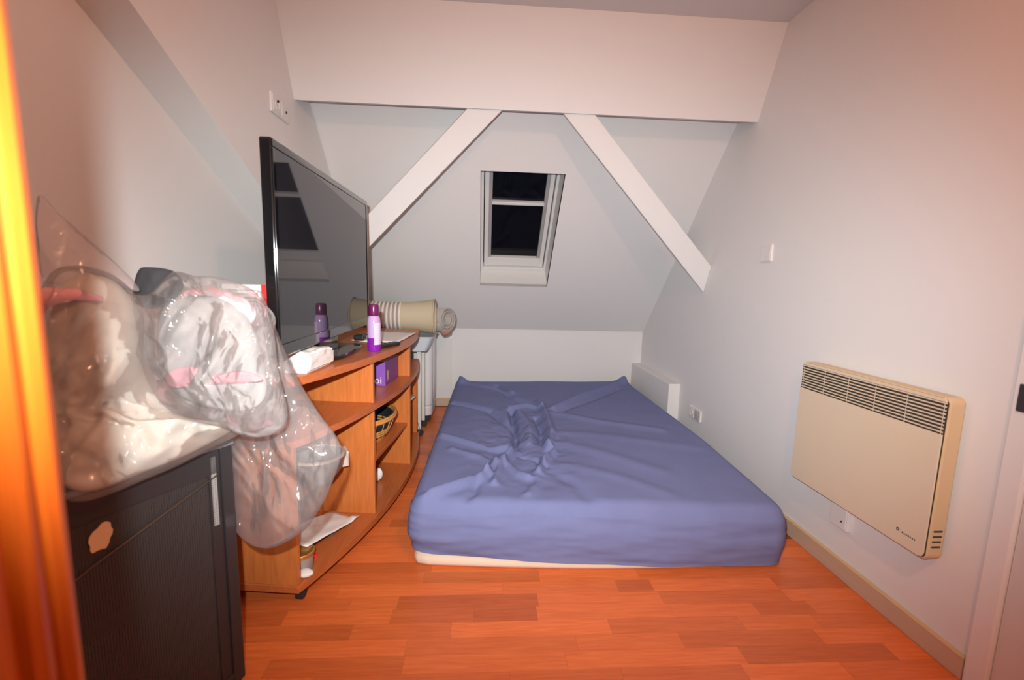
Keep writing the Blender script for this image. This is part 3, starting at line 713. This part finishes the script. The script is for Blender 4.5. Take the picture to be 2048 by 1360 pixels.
# ================================================================== THINGS IN THE CABINET
pb = thing('purple_box', 'small purple carton with white lettering on the middle shelf', 'box', CP(0.87, 0.0, ZM))
mP = CM @ Matrix.Translation((0.768, -0.038, ZM)) @ Matrix.Rotation(math.radians(1), 4, 'Z')
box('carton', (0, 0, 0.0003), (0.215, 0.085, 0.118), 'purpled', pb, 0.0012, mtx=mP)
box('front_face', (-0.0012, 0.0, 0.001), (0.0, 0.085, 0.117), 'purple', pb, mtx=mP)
box('top_flap', (0.004, 0.004, 0.1175), (0.211, 0.081, 0.119), 'paper', pb, mtx=mP)
# lettering on the end facing the door; letters read along +local(-y)
text_mesh('lettering', 'toi', 0.050, 'paper', pb, mP @ frame((-0.0016, 0.0720, 0.012), (0, -1, 0), (0, 0, 1), (-1, 0, 0)))
fig = [(0.0, 0.0), (0.010, 0.022), (0.004, 0.034), (0.012, 0.048), (0.020, 0.052), (0.026, 0.046), (0.034, 0.050), (0.030, 0.036), (0.024, 0.026), (0.030, 0.006), (0.022, 0.004), (0.017, 0.018), (0.010, 0.0)]
prism('gold_mark', fig, 0, 0.0006, 'gold', pb, 0, mP @ frame((0.020, -0.0001, 0.020), (1, 0, 0), (0, 0, 1), (0, -1, 0)))
# basket
bs = thing('wicker_basket', 'black and honey wicker basket on the lower shelf', 'basket', CP(0.70, 0.08, 0.315))
bc = CP(0.735, 0.066, 0.3155)
def ring(rx, z, w, m, nm, ry=None, amp=0.0, fr=20):
    pts = []
    for k in range(48):
        a = 2*PI*k/48; rr = 1+amp*math.sin(a*fr)
        pts.append((bc.x+rx*rr*math.cos(a), bc.y+(ry or rx*1.25)*rr*math.sin(a), bc.z+z+amp*0.05*math.cos(a*fr)))
    return tube(nm, pts, w, m, bs, 6, True)
prof = [(0.090, 0.004), (0.110, 0.030), (0.128, 0.060), (0.142, 0.095), (0.150, 0.120)]
V = []; F = []
for r, z in prof + [(r-0.006, z) for r, z in reversed(prof)]:
    for k in range(40): V.append((bc.x+r*math.cos(2*PI*k/40), bc.y+r*1.25*math.sin(2*PI*k/40), bc.z+z))
nr = len(prof)*2
for i in range(nr-1):
    for k in range(40): F.append((i*40+k, i*40+(k+1) % 40, (i+1)*40+(k+1) % 40, (i+1)*40+k))
F.append(tuple(range(40)))
mk('woven_wall', V, F, 'wickd', bs, True)
for r, z, w in ((0.092, 0.007, 0.007), (0.100, 0.019, 0.006)): ring(r, z, w, 'wick', 'base_band', amp=0.01)
for r, z, w in ((0.119, 0.044, 0.007), (0.124, 0.056, 0.007), (0.129, 0.068, 0.006)): ring(r, z, w, 'wick', 'honey_band', amp=0.01)
for z, w in ((0.120, 0.009), (0.130, 0.007)): ring(0.152, z, w, 'wick', 'rim', amp=0.012, fr=26)
for k in range(22):
    a = 2*PI*k/22
    tube('rib', [(bc.x+(r+0.002)*math.cos(a), bc.y+(r+0.002)*1.25*math.sin(a), bc.z+z) for r, z in prof], 0.0026, 'wick', bs, 5)
# far compartment
gj = thing('glass_jar', 'small clear glass jar with chrome rim in the end compartment', 'jar', CP(1.20, 0.02, 0.345))
gp_ = CP(1.20, 0.015, 0.367)
lathe('jar_body', [(0.0, 0.001), (0.040, 0.001), (0.043, 0.010), (0.043, 0.075), (0.0, 0.075)], 'jarg', gj, gp_, cap=False)
lathe('rim', [(0.043, 0.072), (0.046, 0.074), (0.046, 0.090), (0.0, 0.092)], 'chrome', gj, gp_, cap=False)
wc = sheetpaper('folded_cloth', [tuple(CP(1.05, -0.005, 0)), tuple(CP(1.05, 0.22, 0)), tuple(CP(1.42, 0.22, 0)), tuple(CP(1.42, -0.01, 0))], 0.348, 'paper', 'folded white cloth under the glass jar in the end compartment', 'cloth', 0.006, 10, 0.006)
# left compartments
bw = CP(0.25, 0.05, 0.335)
bowl = thing('grey_bowl', 'grey ceramic bowl with pale rim on the cabinet shelf behind plastic', 'bowl', tuple(bw))
lathe('bowl_body', [(0.0, 0.0005), (0.055, 0.0005), (0.085, 0.04), (0.098, 0.095), (0.092, 0.095), (0.080, 0.045), (0.0, 0.02)], 'pot', bowl, bw, cap=False)
lathe('rim', [(0.089, 0.094), (0.100, 0.094), (0.101, 0.102), (0.090, 0.102)], 'stripeA', bowl, bw, cap=False)
sm = CP(0.395, 0.02, 0.335)
bxs = thing('medicine_carton', 'small white carton on the cabinet shelf beside the bowl', 'box', tuple(sm))
box('carton', (-0.02, -0.035, 0.0004), (0.02, 0.035, 0.062), 'paper', bxs, 0.002, mtx=Matrix.Translation(sm) @ Matrix.Rotation(0.5, 4, 'Z'))
box('printed_stripe', (0.0195, -0.03, 0.02), (0.0206, 0.03, 0.03), 'lblue', bxs, 0, mtx=Matrix.Translation(sm) @ Matrix.Rotation(0.5, 4, 'Z'))
# leaning white document on the bottom board
A, B_, C_, D_ = CP(0.10, 0.02, 0), CP(0.405, -0.045, 0), CP(0.44, 0.10, 0), CP(0.12, 0.20, 0)
zz = (0.160, 0.098, 0.10, 0.168)
V = []; F = []; n = 12
for i in range(n+1):
    for j in range(n+1):
        u, v = i/n, j/n; p = Vector((A.x, A.y)).lerp(Vector((B_.x, B_.y)), u).lerp(Vector((D_.x, D_.y)).lerp(Vector((C_.x, C_.y)), u), v)
        z = (zz[0]*(1-u)+zz[1]*u)*(1-v) + (zz[3]*(1-u)+zz[2]*u)*v + 0.006*fbm((p.x, p.y, 0), 12, 2)
        if u > 0.85 and v < 0.25: z += 0.010
        V.append(Vector((p.x, p.y, z)))
N = len(V); V += [v-Vector((0, 0, 0.002)) for v in V[:N]]
for i in range(n):
    for j in range(n):
        q = i*(n+1)+j; F.append((q, q+n+1, q+n+2, q+1)); F.append((N+q, N+q+1, N+q+n+2, N+q+n+1))
for i in range(n):
    for (q, w) in ((i*(n+1), (i+1)*(n+1)), (i*(n+1)+n, (i+1)*(n+1)+n), (i, i+1), (n*(n+1)+i, n*(n+1)+i+1)): F.append((q, w, w+N, q+N))
tag(mk('white_document', V, F, 'paper', None, True), 'limp white document propped on a jar on the cabinet bottom', 'paper')
jp = CP(0.092, 0.040, ZB)
jr = thing('lidded_jar', 'cloudy glass jar with gold lid on the cabinet bottom', 'jar', tuple(jp))
lathe('jar_body', [(0.0, 0.0004), (0.036, 0.0004), (0.040, 0.008), (0.043, 0.058), (0.0, 0.058)], 'jarg', jr, jp, cap=False)
lathe('lid', [(0.0, 0.056), (0.045, 0.056), (0.046, 0.060), (0.046, 0.068), (0.043, 0.071), (0.0, 0.071)], 'goldlid', jr, jp, cap=False)
rp = CP(0.304, 0.036, ZB)
rv = thing('glass_stopper', 'small round clear stopper under the white document', 'stopper', tuple(rp))
lathe('disc', [(0.0, 0.0), (0.017, 0.0), (0.020, 0.004), (0.020, 0.014), (0.0, 0.016)], 'glassy', rv, rp, cap=False)
lathe('knob', [(0.008, 0.0155), (0.009, 0.024), (0.0, 0.027)], 'glassy', rv, rp, cap=False)
tag(lump('paper_scrap', CP(0.052, 0.004, ZB+0.012), (0.030, 0.020, 0.011), 'paper', amp=0.25, sc=22, sub=3), 'crumpled white scrap beside the gold-lidded jar', 'paper scrap')
tag(lump('tissue_ball', CP(0.785, 0.013, ZB+0.034), (0.022, 0.018, 0.034), 'paper', amp=0.3, sc=24, sub=3), 'crumpled white tissue on the cabinet bottom below the wicker basket', 'tissue')
rb = lathe('red_bottle_top', [(0.0, 0.0), (0.009, 0.0), (0.009, 0.009), (0.007, 0.011), (0.0, 0.011)], 'red', None, CP(0.160, 0.025, ZB+0.0003), cap=False, seg=16)
tag(rb, 'tiny red bottle top on the cabinet bottom', 'bottle top')
cb = tube('thin_cable', [(-0.47, 2.93, 0.20), (-0.45, 2.95, 0.14), (-0.428, 2.93, 0.08), (-0.425, 2.86, 0.055), (-0.41, 2.78, 0.03), (-0.395, 2.70, 0.006), (-0.40, 2.60, 0.004)], 0.002, 'brown')
tag(cb, 'thin brown cable looping down the far end of the cabinet', 'cable')

# ================================================================== BEHIND THE CABINET
tr = thing('white_trolley', 'small white metal trolley on casters behind the cabinet', 'trolley', (-0.66, 3.13, 0))
for x in (-0.87, -0.46):
    for y in (3.02, 3.22):
        box('post', (x, y, 0.05), (x+0.026, y+0.026, 0.60), 'whitem', tr, 0.003)
        lathe('caster', [(0.0, -0.010), (0.022, -0.010), (0.022, 0.010), (0.0, 0.010)], 'rubber', tr, mtx=Matrix.Translation((x+0.020, y+0.013, 0.0225)) @ Matrix.Rotation(PI/2, 4, 'X'), seg=16, cap=False)
        box('caster_stem', (x+0.008, y+0.008, 0.03), (x+0.018, y+0.018, 0.052), 'rubber', tr)
box('side_plate', (-0.462, 3.045, 0.07), (-0.456, 3.221, 0.60), 'whitem', tr)
box('top_plate', (-0.875, 3.015, 0.60), (-0.430, 3.252, 0.618), 'whitem', tr, 0.003)
box('lower_shelf', (-0.866, 3.03, 0.22), (-0.464, 3.24, 0.232), 'whitem', tr, 0.002)
bb = thing('plastic_tub', 'pale blue plastic tub resting on the white trolley', 'tub', (-0.58, 3.12, 0.6185))
V = []; F = []
for z, g in ((0.6185, 0.0), (0.712, 0.030), (0.712, 0.024), (0.624, -0.004)):
    for x, y in rrect(-0.74-g, 2.935-g*0.6, -0.385+g*1.4, 3.235+g*0.4, 0.03, 4): V.append((x, y, z))
nn = len(V)//4
for i in range(3):
    for k in range(nn): F.append((i*nn+k, i*nn+(k+1) % nn, (i+1)*nn+(k+1) % nn, (i+1)*nn+k))
F.append(tuple(range(nn))); F.append(tuple(3*nn+k for k in range(nn)))
mk('tub_body', V, F, 'lblue', bb, False)
box('rim', (-0.775, 2.912, 0.709), (-0.340, 3.25, 0.716), 'lblue', bb, 0.002)
ac = thing('portable_cooler', 'tall white rounded appliance on casters by the knee wall', 'appliance', (-0.53, 3.45, 0))
prism('lower_body', rrect(-0.70, 3.31, -0.392, 3.62, 0.045, 8), 0.055, 0.135, 'whitep', ac, 0.012)
prism('body', rrect(-0.70, 3.31, -0.392, 3.62, 0.045, 8), 0.138, 0.690, 'whitep', ac, 0.004)
prism('top_cap', rrect(-0.695, 3.315, -0.397, 3.615, 0.043, 8), 0.6895, 0.705, 'whitep', ac, 0.005)
box('side_panel', (-0.3935, 3.40, 0.17), (-0.3905, 3.56, 0.66), 'trimw', ac, 0.001)
for x in (-0.65, -0.43):
    for y in (3.36, 3.57):
        lathe('caster', [(0.0, -0.010), (0.024, -0.010), (0.024, 0.010), (0.0, 0.010)], 'rubber', ac, mtx=Matrix.Translation((x, y, 0.0245)) @ Matrix.Rotation(PI/2, 4, 'X'), seg=16, cap=False)
        box('caster_stem', (x-0.007, y-0.007, 0.035), (x+0.007, y+0.007, 0.056), 'rubber', ac)
# beige fabric tube with a ribbed striped middle, lying on the tub
P0, P1 = Vector((-0.335, 2.985, 0.847)), Vector((-1.00, 2.970, 0.847))
ax = (P1-P0).normalized(); LT = (P1-P0).length
mC = Matrix.Translation(P0) @ Vector((0, 0, 1)).rotation_difference(ax).to_matrix().to_4x4()
ft = thing('fabric_tube', 'beige fabric tube with striped ribbed middle lying across the cabinet end', 'storage tube', (P0.x-0.3, P0.y+0.06, 0.74))
def rad(s):
    q = abs(s/LT-0.5)*2
    return 0.094 + 0.022*max(0, (q-0.35)/0.65)**2
def seg_t(nm, s0, s1, m, cap0=False, cap1=False, bulge=0.0):
    P = []
    for k in range(7):
        s = s0+(s1-s0)*k/6; P.append((rad(s)+bulge*math.sin(PI*k/6), s))
    if cap0: P = [(0.0, s0+0.03), (rad(s0)-0.012, s0+0.028), (rad(s0)-0.008, s0)] + P
    if cap1: P = P + [(rad(s1)-0.008, s1), (rad(s1)-0.012, s1-0.028), (0.0, s1-0.03)]
    return lathe(nm, P, m, ft, mtx=mC, cap=False, seg=36)
seg_t('end_sleeve', 0.0, 0.215, 'beige', cap0=True); seg_t('end_sleeve', LT-0.215, LT, 'beige', cap1=True)
nrib = 18; rl = (LT-0.43)/nrib
for k in range(nrib):
    seg_t('rib', 0.215+rl*k, 0.215+rl*(k+1), 'stripeA' if k % 2 == 0 else 'stripeB', bulge=0.003 if k % 2 == 0 else -0.0015)
for s in (0.002, LT-0.002):
    r = rad(s)
    tube('hem', [mC @ Vector(((r+0.001)*math.cos(2*PI*k/36), (r+0.001)*math.sin(2*PI*k/36), s)) for k in range(36)], 0.005, 'beige', ft, 6, True)
# grey rolled mat behind it
rm = thing('rolled_mat', 'grey rolled mat behind the beige fabric tube', 'mat', (-0.45, 3.16, 0.71))
V = []; F = []; n = 80; Lr = 0.55
r0 = Vector((-0.262, 3.185, 0.815)); mr = Matrix.Translation(r0) @ Vector((0, 0, 1)).rotation_difference(Vector((-0.80, 0.60, -0.025)).normalized()).to_matrix().to_4x4()
for k in range(n+1):
    a = 2*PI*2.6*k/n; r = 0.034+0.056*k/n
    for th in (-0.004, 0.004):
        for zc in (0, Lr): V.append(mr @ Vector(((r+th)*math.cos(a), (r+th)*math.sin(a), zc)))
for k in range(n):
    a = 4*k; b = 4*(k+1)
    F += [(a, b, b+1, a+1), (a+2, a+3, b+3, b+2), (a, a+2, b+2, b), (a+1, b+1, b+3, a+3)]
F += [(0, 1, 3, 2), (4*n, 4*n+2, 4*n+3, 4*n+1)]
mk('mat_sheet', V, F, 'rollg', rm, True)
lump('loose_flap', (-0.288, 3.215, 0.722), (0.040, 0.034, 0.030), 'rollb', rm, amp=0.25, sc=18, sub=4)

# ================================================================== WARDROBE (near left)
WXF, WY = -0.300, 0.325
wd = thing('wardrobe', 'varnished orange wood wardrobe with moulded stile near the doorway', 'wardrobe', (-0.66, -0.1, 0))
WYN = -0.60
box('side_panel', (-0.90, WY-0.022, 0.06), (WXF-0.02, WY-0.002, 2.02), 'ward', wd, 0.002)
box('side_panel', (-0.90, WYN, 0.06), (WXF-0.02, WYN+0.02, 2.02), 'ward', wd, 0.002)
box('back_panel', (-0.90, WYN+0.02, 0.06), (-0.89, WY-0.022, 2.02), 'ward', wd)
box('top_panel', (-0.91, WYN-0.02, 2.02), (WXF+0.02, WY+0.006, 2.06), 'ward', wd, 0.006)
box('plinth', (-0.89, WYN+0.01, 0.0), (WXF-0.03, WY-0.012, 0.06), 'ward', wd, 0.002)
# moulded corner stile, profile (y, x)
pr = [(WY-0.002, WXF-0.020), (WY, WXF-0.010), (WY-0.003, WXF-0.003), (WY-0.010, WXF), (WY-0.017, WXF-0.003), (WY-0.019, WXF-0.008), (WY-0.022, WXF-0.008), (WY-0.024, WXF-0.002), (WY-0.031, WXF+0.001), (WY-0.038, WXF-0.002), (WY-0.040, WXF-0.009), (WY-0.044, WXF-0.009), (WY-0.047, WXF-0.004), (WY-0.062, WXF-0.004), (WY-0.062, WXF-0.020)]
V = []; F = []
for z in (0.06, 2.02):
    for y, x in pr: V.append((x, y, z))
k = len(pr)
for i in range(k): F.append((i, (i+1) % k, k+(i+1) % k, k+i))
F += [tuple(range(k)), tuple(range(k, 2*k))]
mk('moulded_stile', V, F, 'ward', wd)
for y0, y1 in ((WYN+0.004, -0.126), (-0.122, WY-0.064)):
    d_ = box('door', (WXF-0.020, y0, 0.075), (WXF-0.001, y1, 2.01), 'ward', wd, 0.003)
    box('raised_panel', (WXF-0.002, y0+0.07, 0.20), (WXF+0.006, y1-0.07, 1.90), 'ward', d_, 0.006)
    lathe('knob', [(0.0, 0.0), (0.008, 0.0), (0.008, 0.012), (0.014, 0.020), (0.011, 0.028), (0.0, 0.030)], 'goldlid', d_, mtx=frame((WXF, (y1-0.03 if y1 < 0 else y0+0.03), 1.0), (0, 1, 0), (0, 0, 1), (1, 0, 0)), cap=False, seg=16)

# ================================================================== BLACK MESH CART (local: x along the mesh side, y into the cart)
ca = Vector((-0.640, 1.125)); cb2 = Vector((-0.786, 0.843)); cdir = (cb2-ca).normalized()
rot = math.atan2(-cdir.y, -cdir.x)
CW, CD, CH = 0.52, 0.34, 0.68
# local x runs from the near end to the far corner so that -y faces the room
org = ca + cdir*CW
ct = thing('mesh_cart', 'black steel cabinet with wire mesh side and torn cardboard patch', 'cabinet', (org.x, org.y, 0), rot, local=True)
for x in (0, CW-0.030):
    for y in (0, CD-0.03): box('post', (x, y, 0.004), (x+0.030, y+0.03, CH-0.012), 'cartblk', ct, 0.003)
for x in (0.015, CW-0.015):
    for y in (0.015, CD-0.015): lathe('foot', [(0.0, 0.0), (0.013, 0.0), (0.012, 0.004), (0.0, 0.005)], 'rubber', ct, (x, y, 0), cap=False, seg=14)
box('top_panel', (-0.004, -0.004, CH-0.012), (CW+0.004, CD+0.004, CH), 'carttop', ct, 0.002)
box('top_rail', (0.030, 0.004, CH-0.075), (CW-0.03, 0.022, CH-0.012), 'cartblk', ct, 0.001)
box('bottom_panel', (0.002, 0.002, 0.02), (CW-0.002, CD-0.002, 0.035), 'cartblk', ct, 0.001)
box('mesh_panel', (0.030, 0.009, 0.035), (CW-0.058, 0.0105, CH-0.075), 'cartmesh', ct)
box('solid_panel', (CW-0.058, 0.006, 0.035), (CW-0.03, 0.014, CH-0.075), 'cartblk', ct)
box('perforated_light_strip', (CW-0.052, 0.004, 0.470), (CW-0.040, 0.0065, CH-0.03), 'cartstrip', ct)  # grey colour stands in for light showing through the perforations
box('end_panel', (0.006, 0.03, 0.035), (0.012, CD-0.03, CH-0.012), 'cartblk', ct); box('end_panel', (CW-0.012, 0.03, 0.035), (CW-0.006, CD-0.03, CH-0.012), 'cartblk', ct)
box('back_panel', (0.03, CD-0.012, 0.035), (CW-0.03, CD-0.006, CH-0.012), 'cartblk', ct)
box('inner_shelf', (0.03, 0.03, 0.36), (CW-0.03, CD-0.03, 0.372), 'cartblk', ct)
tube('shade_edge_rod', [(CW-0.032, 0.004, CH-0.078), (0.225, 0.004, 0.508), (0.06, 0.004, 0.435)], 0.0022, 'shadebr', ct)  # added rod draws the diagonal edge of shade across the mesh
pt = []
for k in range(18):
    a = 2*PI*k/18; r = 0.021*(1+0.28*noise.noise(Vector((math.cos(a)*2.2, math.sin(a)*2.2, 4.4))) + 0.10*math.sin(5*a))
    pt.append((0.248+r*0.95*math.cos(a)+0.3*r*math.sin(a), 0.561+r*1.25*math.sin(a)))
prism('torn_patch', pt, 0.0, 0.003, 'tan', ct, 0, frame((0, 0.0085, 0), (1, 0, 0), (0, 0, 1), (0, -1, 0)))
CT = Matrix.Translation((org.x, org.y, 0)) @ Matrix.Rotation(rot, 4, 'Z')
def KP(x, y, z): return CT @ Vector((x, y, z))
tag(lump('grey_sack', KP(0.30, 0.14, 0.150), (0.17, 0.080, 0.090), 'bag_in', amp=0.16, sc=13, sub=5, rot=rot, ridge=True), 'crumpled grey sack inside the black mesh cabinet', 'sack')

# ================================================================== PLASTIC BAG AND BEDDING ON THE CART
def crumple(p, sc):
    p = Vector((p.x*1.25, p.y, p.z*0.8)) + Vector((fbm(p, 5, 2), fbm(p+Vector((4, 1, 2)), 5, 2), fbm(p+Vector((1, 8, 3)), 5, 2)))*0.035
    v = 0.0; am = 1.0
    for i in range(3):
        a = noise.voronoi(p*sc+Vector((3*i, 5*i, 7*i)))[0]; v += am*(0.45-1.3*(a[1]-a[0])); sc *= 2.0; am *= 0.36
    return v
def pouch(name, outline, ydep, thick, m, parent=None, rings=26, n=150, amp=0.012, sc=9.0, ridge=True, seed=0.0, edge=0.6, lean=None):
    # outline: (x, z) or (x, y, z) points seen roughly from the doorway; a soft closed form is inflated about it
    P3 = [Vector((p[0], ydep, p[1])) if len(p) == 2 else Vector(p) for p in outline]
    # smooth closed resample (Catmull-Rom)
    pts = []; k = len(P3)
    for i in range(k):
        p0, p1, p2, p3 = P3[i-1], P3[i], P3[(i+1) % k], P3[(i+2) % k]
        for j in range(12):
            t = j/12; pts.append(0.5*((2*p1)+(p2-p0)*t+(2*p0-5*p1+4*p2-p3)*t*t+(3*p1-p0-3*p2+p3)*t**3))
    L = [0]
    for i in range(len(pts)): L.append(L[-1]+(pts[(i+1) % len(pts)]-pts[i]).length)
    rs = []; j = 0
    for i in range(n):
        s = L[-1]*i/n
        while L[j+1] < s: j += 1
        f = (s-L[j])/max(1e-9, L[j+1]-L[j]); rs.append(pts[j].lerp(pts[(j+1) % len(pts)], f))
    c = sum(rs, Vector())/n
    vd = (c-Vector((0, 0, 1.1))).normalized()
    vd = Vector((vd.x*0.5, vd.y, 0)).normalized()
    V = []; F = []
    for side in (-1, 1):
        for r in range(rings):
            q = 1-r/rings
            for i in range(n):
                p = c+(rs[i]-c)*q
                h = thick*(1-q**3.0)**edge
                w = (crumple(p+Vector((seed, side*0.37, seed)), sc) if ridge else fbm(Vector((p.x*1.6-p.z*0.8, p.y, p.z*0.5+p.x*0.3))+Vector((seed, side*0.37, seed)), sc, 3))*amp*(1-q**6)
                g = fbm(p+Vector((seed, 3.1, side)), sc*0.7, 2)*amp*0.8*min(1, (1-q)*5)
                V.append(p+vd*side*max(0.002, h+w) + Vector((g, 0, g*0.6)))
        V.append(c+vd*side*thick)
    S = rings*n+1
    for sidx in (0, 1):
        o = sidx*S
        for r in range(rings-1):
            for i in range(n): F.append((o+r*n+i, o+r*n+(i+1) % n, o+(r+1)*n+(i+1) % n, o+(r+1)*n+i))
        for i in range(n): F.append((o+(rings-1)*n+i, o+(rings-1)*n+(i+1) % n, o+rings*n))
    for i in range(n): F.append((i, (i+1) % n, S+(i+1) % n, S+i))
    return mk(name, V, F, m, parent, True)
pil = thing('pillow', 'cream cotton pillow with pink piping inside the clear plastic bag', 'pillow', tuple(KP(0.2, 0.15, CH)))
pouch('pillow_body', [(-0.858, 0.955, 1.063), (-0.799, 0.994, 1.084), (-0.774, 1.034, 1.015), (-0.770, 1.047, 0.890), (-0.732, 1.054, 0.807), (-0.670, 1.072, 0.752), (-0.611, 1.098, 0.728), (-0.648, 1.030, 0.700), (-0.702, 0.950, 0.682), (-0.775, 0.855, 0.676), (-0.845, 0.880, 0.751), (-0.876, 0.926, 0.922)], 1.0, 0.055, 'cream', pil, 26, 130, 0.040, 10.0, False, 2.0)
tube('piping', [(-0.885, 0.915, 1.01), (-0.862, 0.905, 1.035), (-0.835, 0.905, 1.048), (-0.805, 0.925, 1.052), (-0.780, 0.955, 1.040)], [0.016, 0.019, 0.018, 0.012, 0.006], 'pink', pil, 10)
tag(pouch('quilt', [(-0.800, 1.140, 1.000), (-0.745, 1.150, 1.040), (-0.658, 1.155, 1.038), (-0.592, 1.142, 0.990), (-0.553, 1.125, 0.889), (-0.540, 1.104, 0.800), (-0.597, 1.092, 0.765), (-0.707, 1.093, 0.790), (-0.785, 1.108, 0.852)], 1.1, 0.045, 'greycl', None, 24, 110, 0.040, 9.0, False, 5.0), 'folded pale grey quilt inside the clear plastic bag', 'quilt')
tag(pouch('pink_cloth', [(-0.745, 1.070, 0.863), (-0.690, 1.068, 0.880), (-0.640, 1.070, 0.862), (-0.572, 1.070, 0.870), (-0.530, 1.075, 0.850), (-0.560, 1.075, 0.842), (-0.652, 1.072, 0.836), (-0.735, 1.068, 0.830)], 1.05, 0.006, 'pinkd', None, 12, 90, 0.016, 16.0, False, 9.0), 'strip of pink cloth across the quilt in the plastic bag', 'cloth')
tag(pouch('pink_garment', [(-0.765, 1.172, 1.040), (-0.715, 1.173, 1.066), (-0.632, 1.166, 1.052), (-0.580, 1.157, 1.010), (-0.600, 1.151, 0.972), (-0.700, 1.161, 0.99)], 1.16, 0.020, 'pink', None, 12, 60, 0.010, 9.0, False, 12.0), 'pink garment showing at the top of the plastic bag', 'clothes')
tag(pouch('charcoal_garment', [(-0.842, 1.118, 1.045), (-0.830, 1.124, 1.100), (-0.803, 1.123, 1.110), (-0.750, 1.129, 1.100), (-0.731, 1.124, 1.060), (-0.779, 1.121, 1.015), (-0.834, 1.125, 1.015)], 1.12, 0.016, 'dgrey', None, 12, 60, 0.008, 9.0, False, 15.0), 'charcoal garment poking out of the plastic bag', 'clothes')
bag = thing('plastic_bag', 'big clear plastic bag of bedding slumped over the black mesh cabinet', 'plastic bag', tuple(KP(0.26, 0.1, CH)))
pouch('bag_lobe', [(-0.865, 0.942, 1.088), (-0.791, 0.975, 1.100), (-0.752, 1.014, 1.033), (-0.740, 1.020, 0.906), (-0.701, 1.028, 0.822), (-0.646, 1.050, 0.765), (-0.580, 1.087, 0.726), (-0.640, 1.020, 0.690), (-0.695, 0.938, 0.670), (-0.770, 0.842, 0.664), (-0.850, 0.870, 0.745), (-0.880, 0.905, 0.924)], 1.0, 0.080, 'film', bag, 46, 260, 0.032, 10.0, True, 1.0)
pouch('bag_lobe', [(-0.814, 1.073, 1.034), (-0.771, 1.073, 1.052), (-0.727, 1.087, 1.099), (-0.674, 1.083, 1.092), (-0.622, 1.089, 1.089), (-0.542, 1.090, 1.055), (-0.501, 1.075, 0.970), (-0.487, 1.062, 0.876), (-0.460, 1.035, 0.762), (-0.517, 1.023, 0.725), (-0.605, 1.022, 0.753), (-0.707, 1.023, 0.786), (-0.752, 1.024, 0.846), (-0.790, 1.048, 0.933)], 1.05, 0.075, 'film', bag, 56, 320, 0.038, 9.0, True, 3.0)
pouch('hanging_fold', [(-0.584, 1.184, 1.059), (-0.555, 1.183, 0.995), (-0.533, 1.183, 0.929), (-0.489, 1.180, 0.823), (-0.434, 1.171, 0.732), (-0.390, 1.151, 0.684), (-0.369, 1.134, 0.642), (-0.388, 1.126, 0.575), (-0.419, 1.120, 0.503), (-0.470, 1.120, 0.431), (-0.551, 1.125, 0.383), (-0.621, 1.145, 0.381), (-0.671, 1.165, 0.430), (-0.679, 1.175, 0.563), (-0.685, 1.188, 0.670), (-0.643, 1.186, 0.822), (-0.613, 1.185, 0.954)], 1.15, 0.040, 'film2', bag, 56, 320, 0.034, 6.5, True, 6.0)
pouch('bag_mouth', [(-0.962, 1.041, 1.251), (-0.932, 1.055, 1.217), (-0.884, 1.065, 1.166), (-0.832, 1.074, 1.107), (-0.794, 1.075, 1.057), (-0.823, 1.058, 1.060), (-0.866, 1.022, 1.070), (-0.919, 0.986, 1.080)], 1.05, 0.012, 'film', bag, 18, 140, 0.012, 10.0, True, 8.0)

for o in LOCAL: del o['_loc']
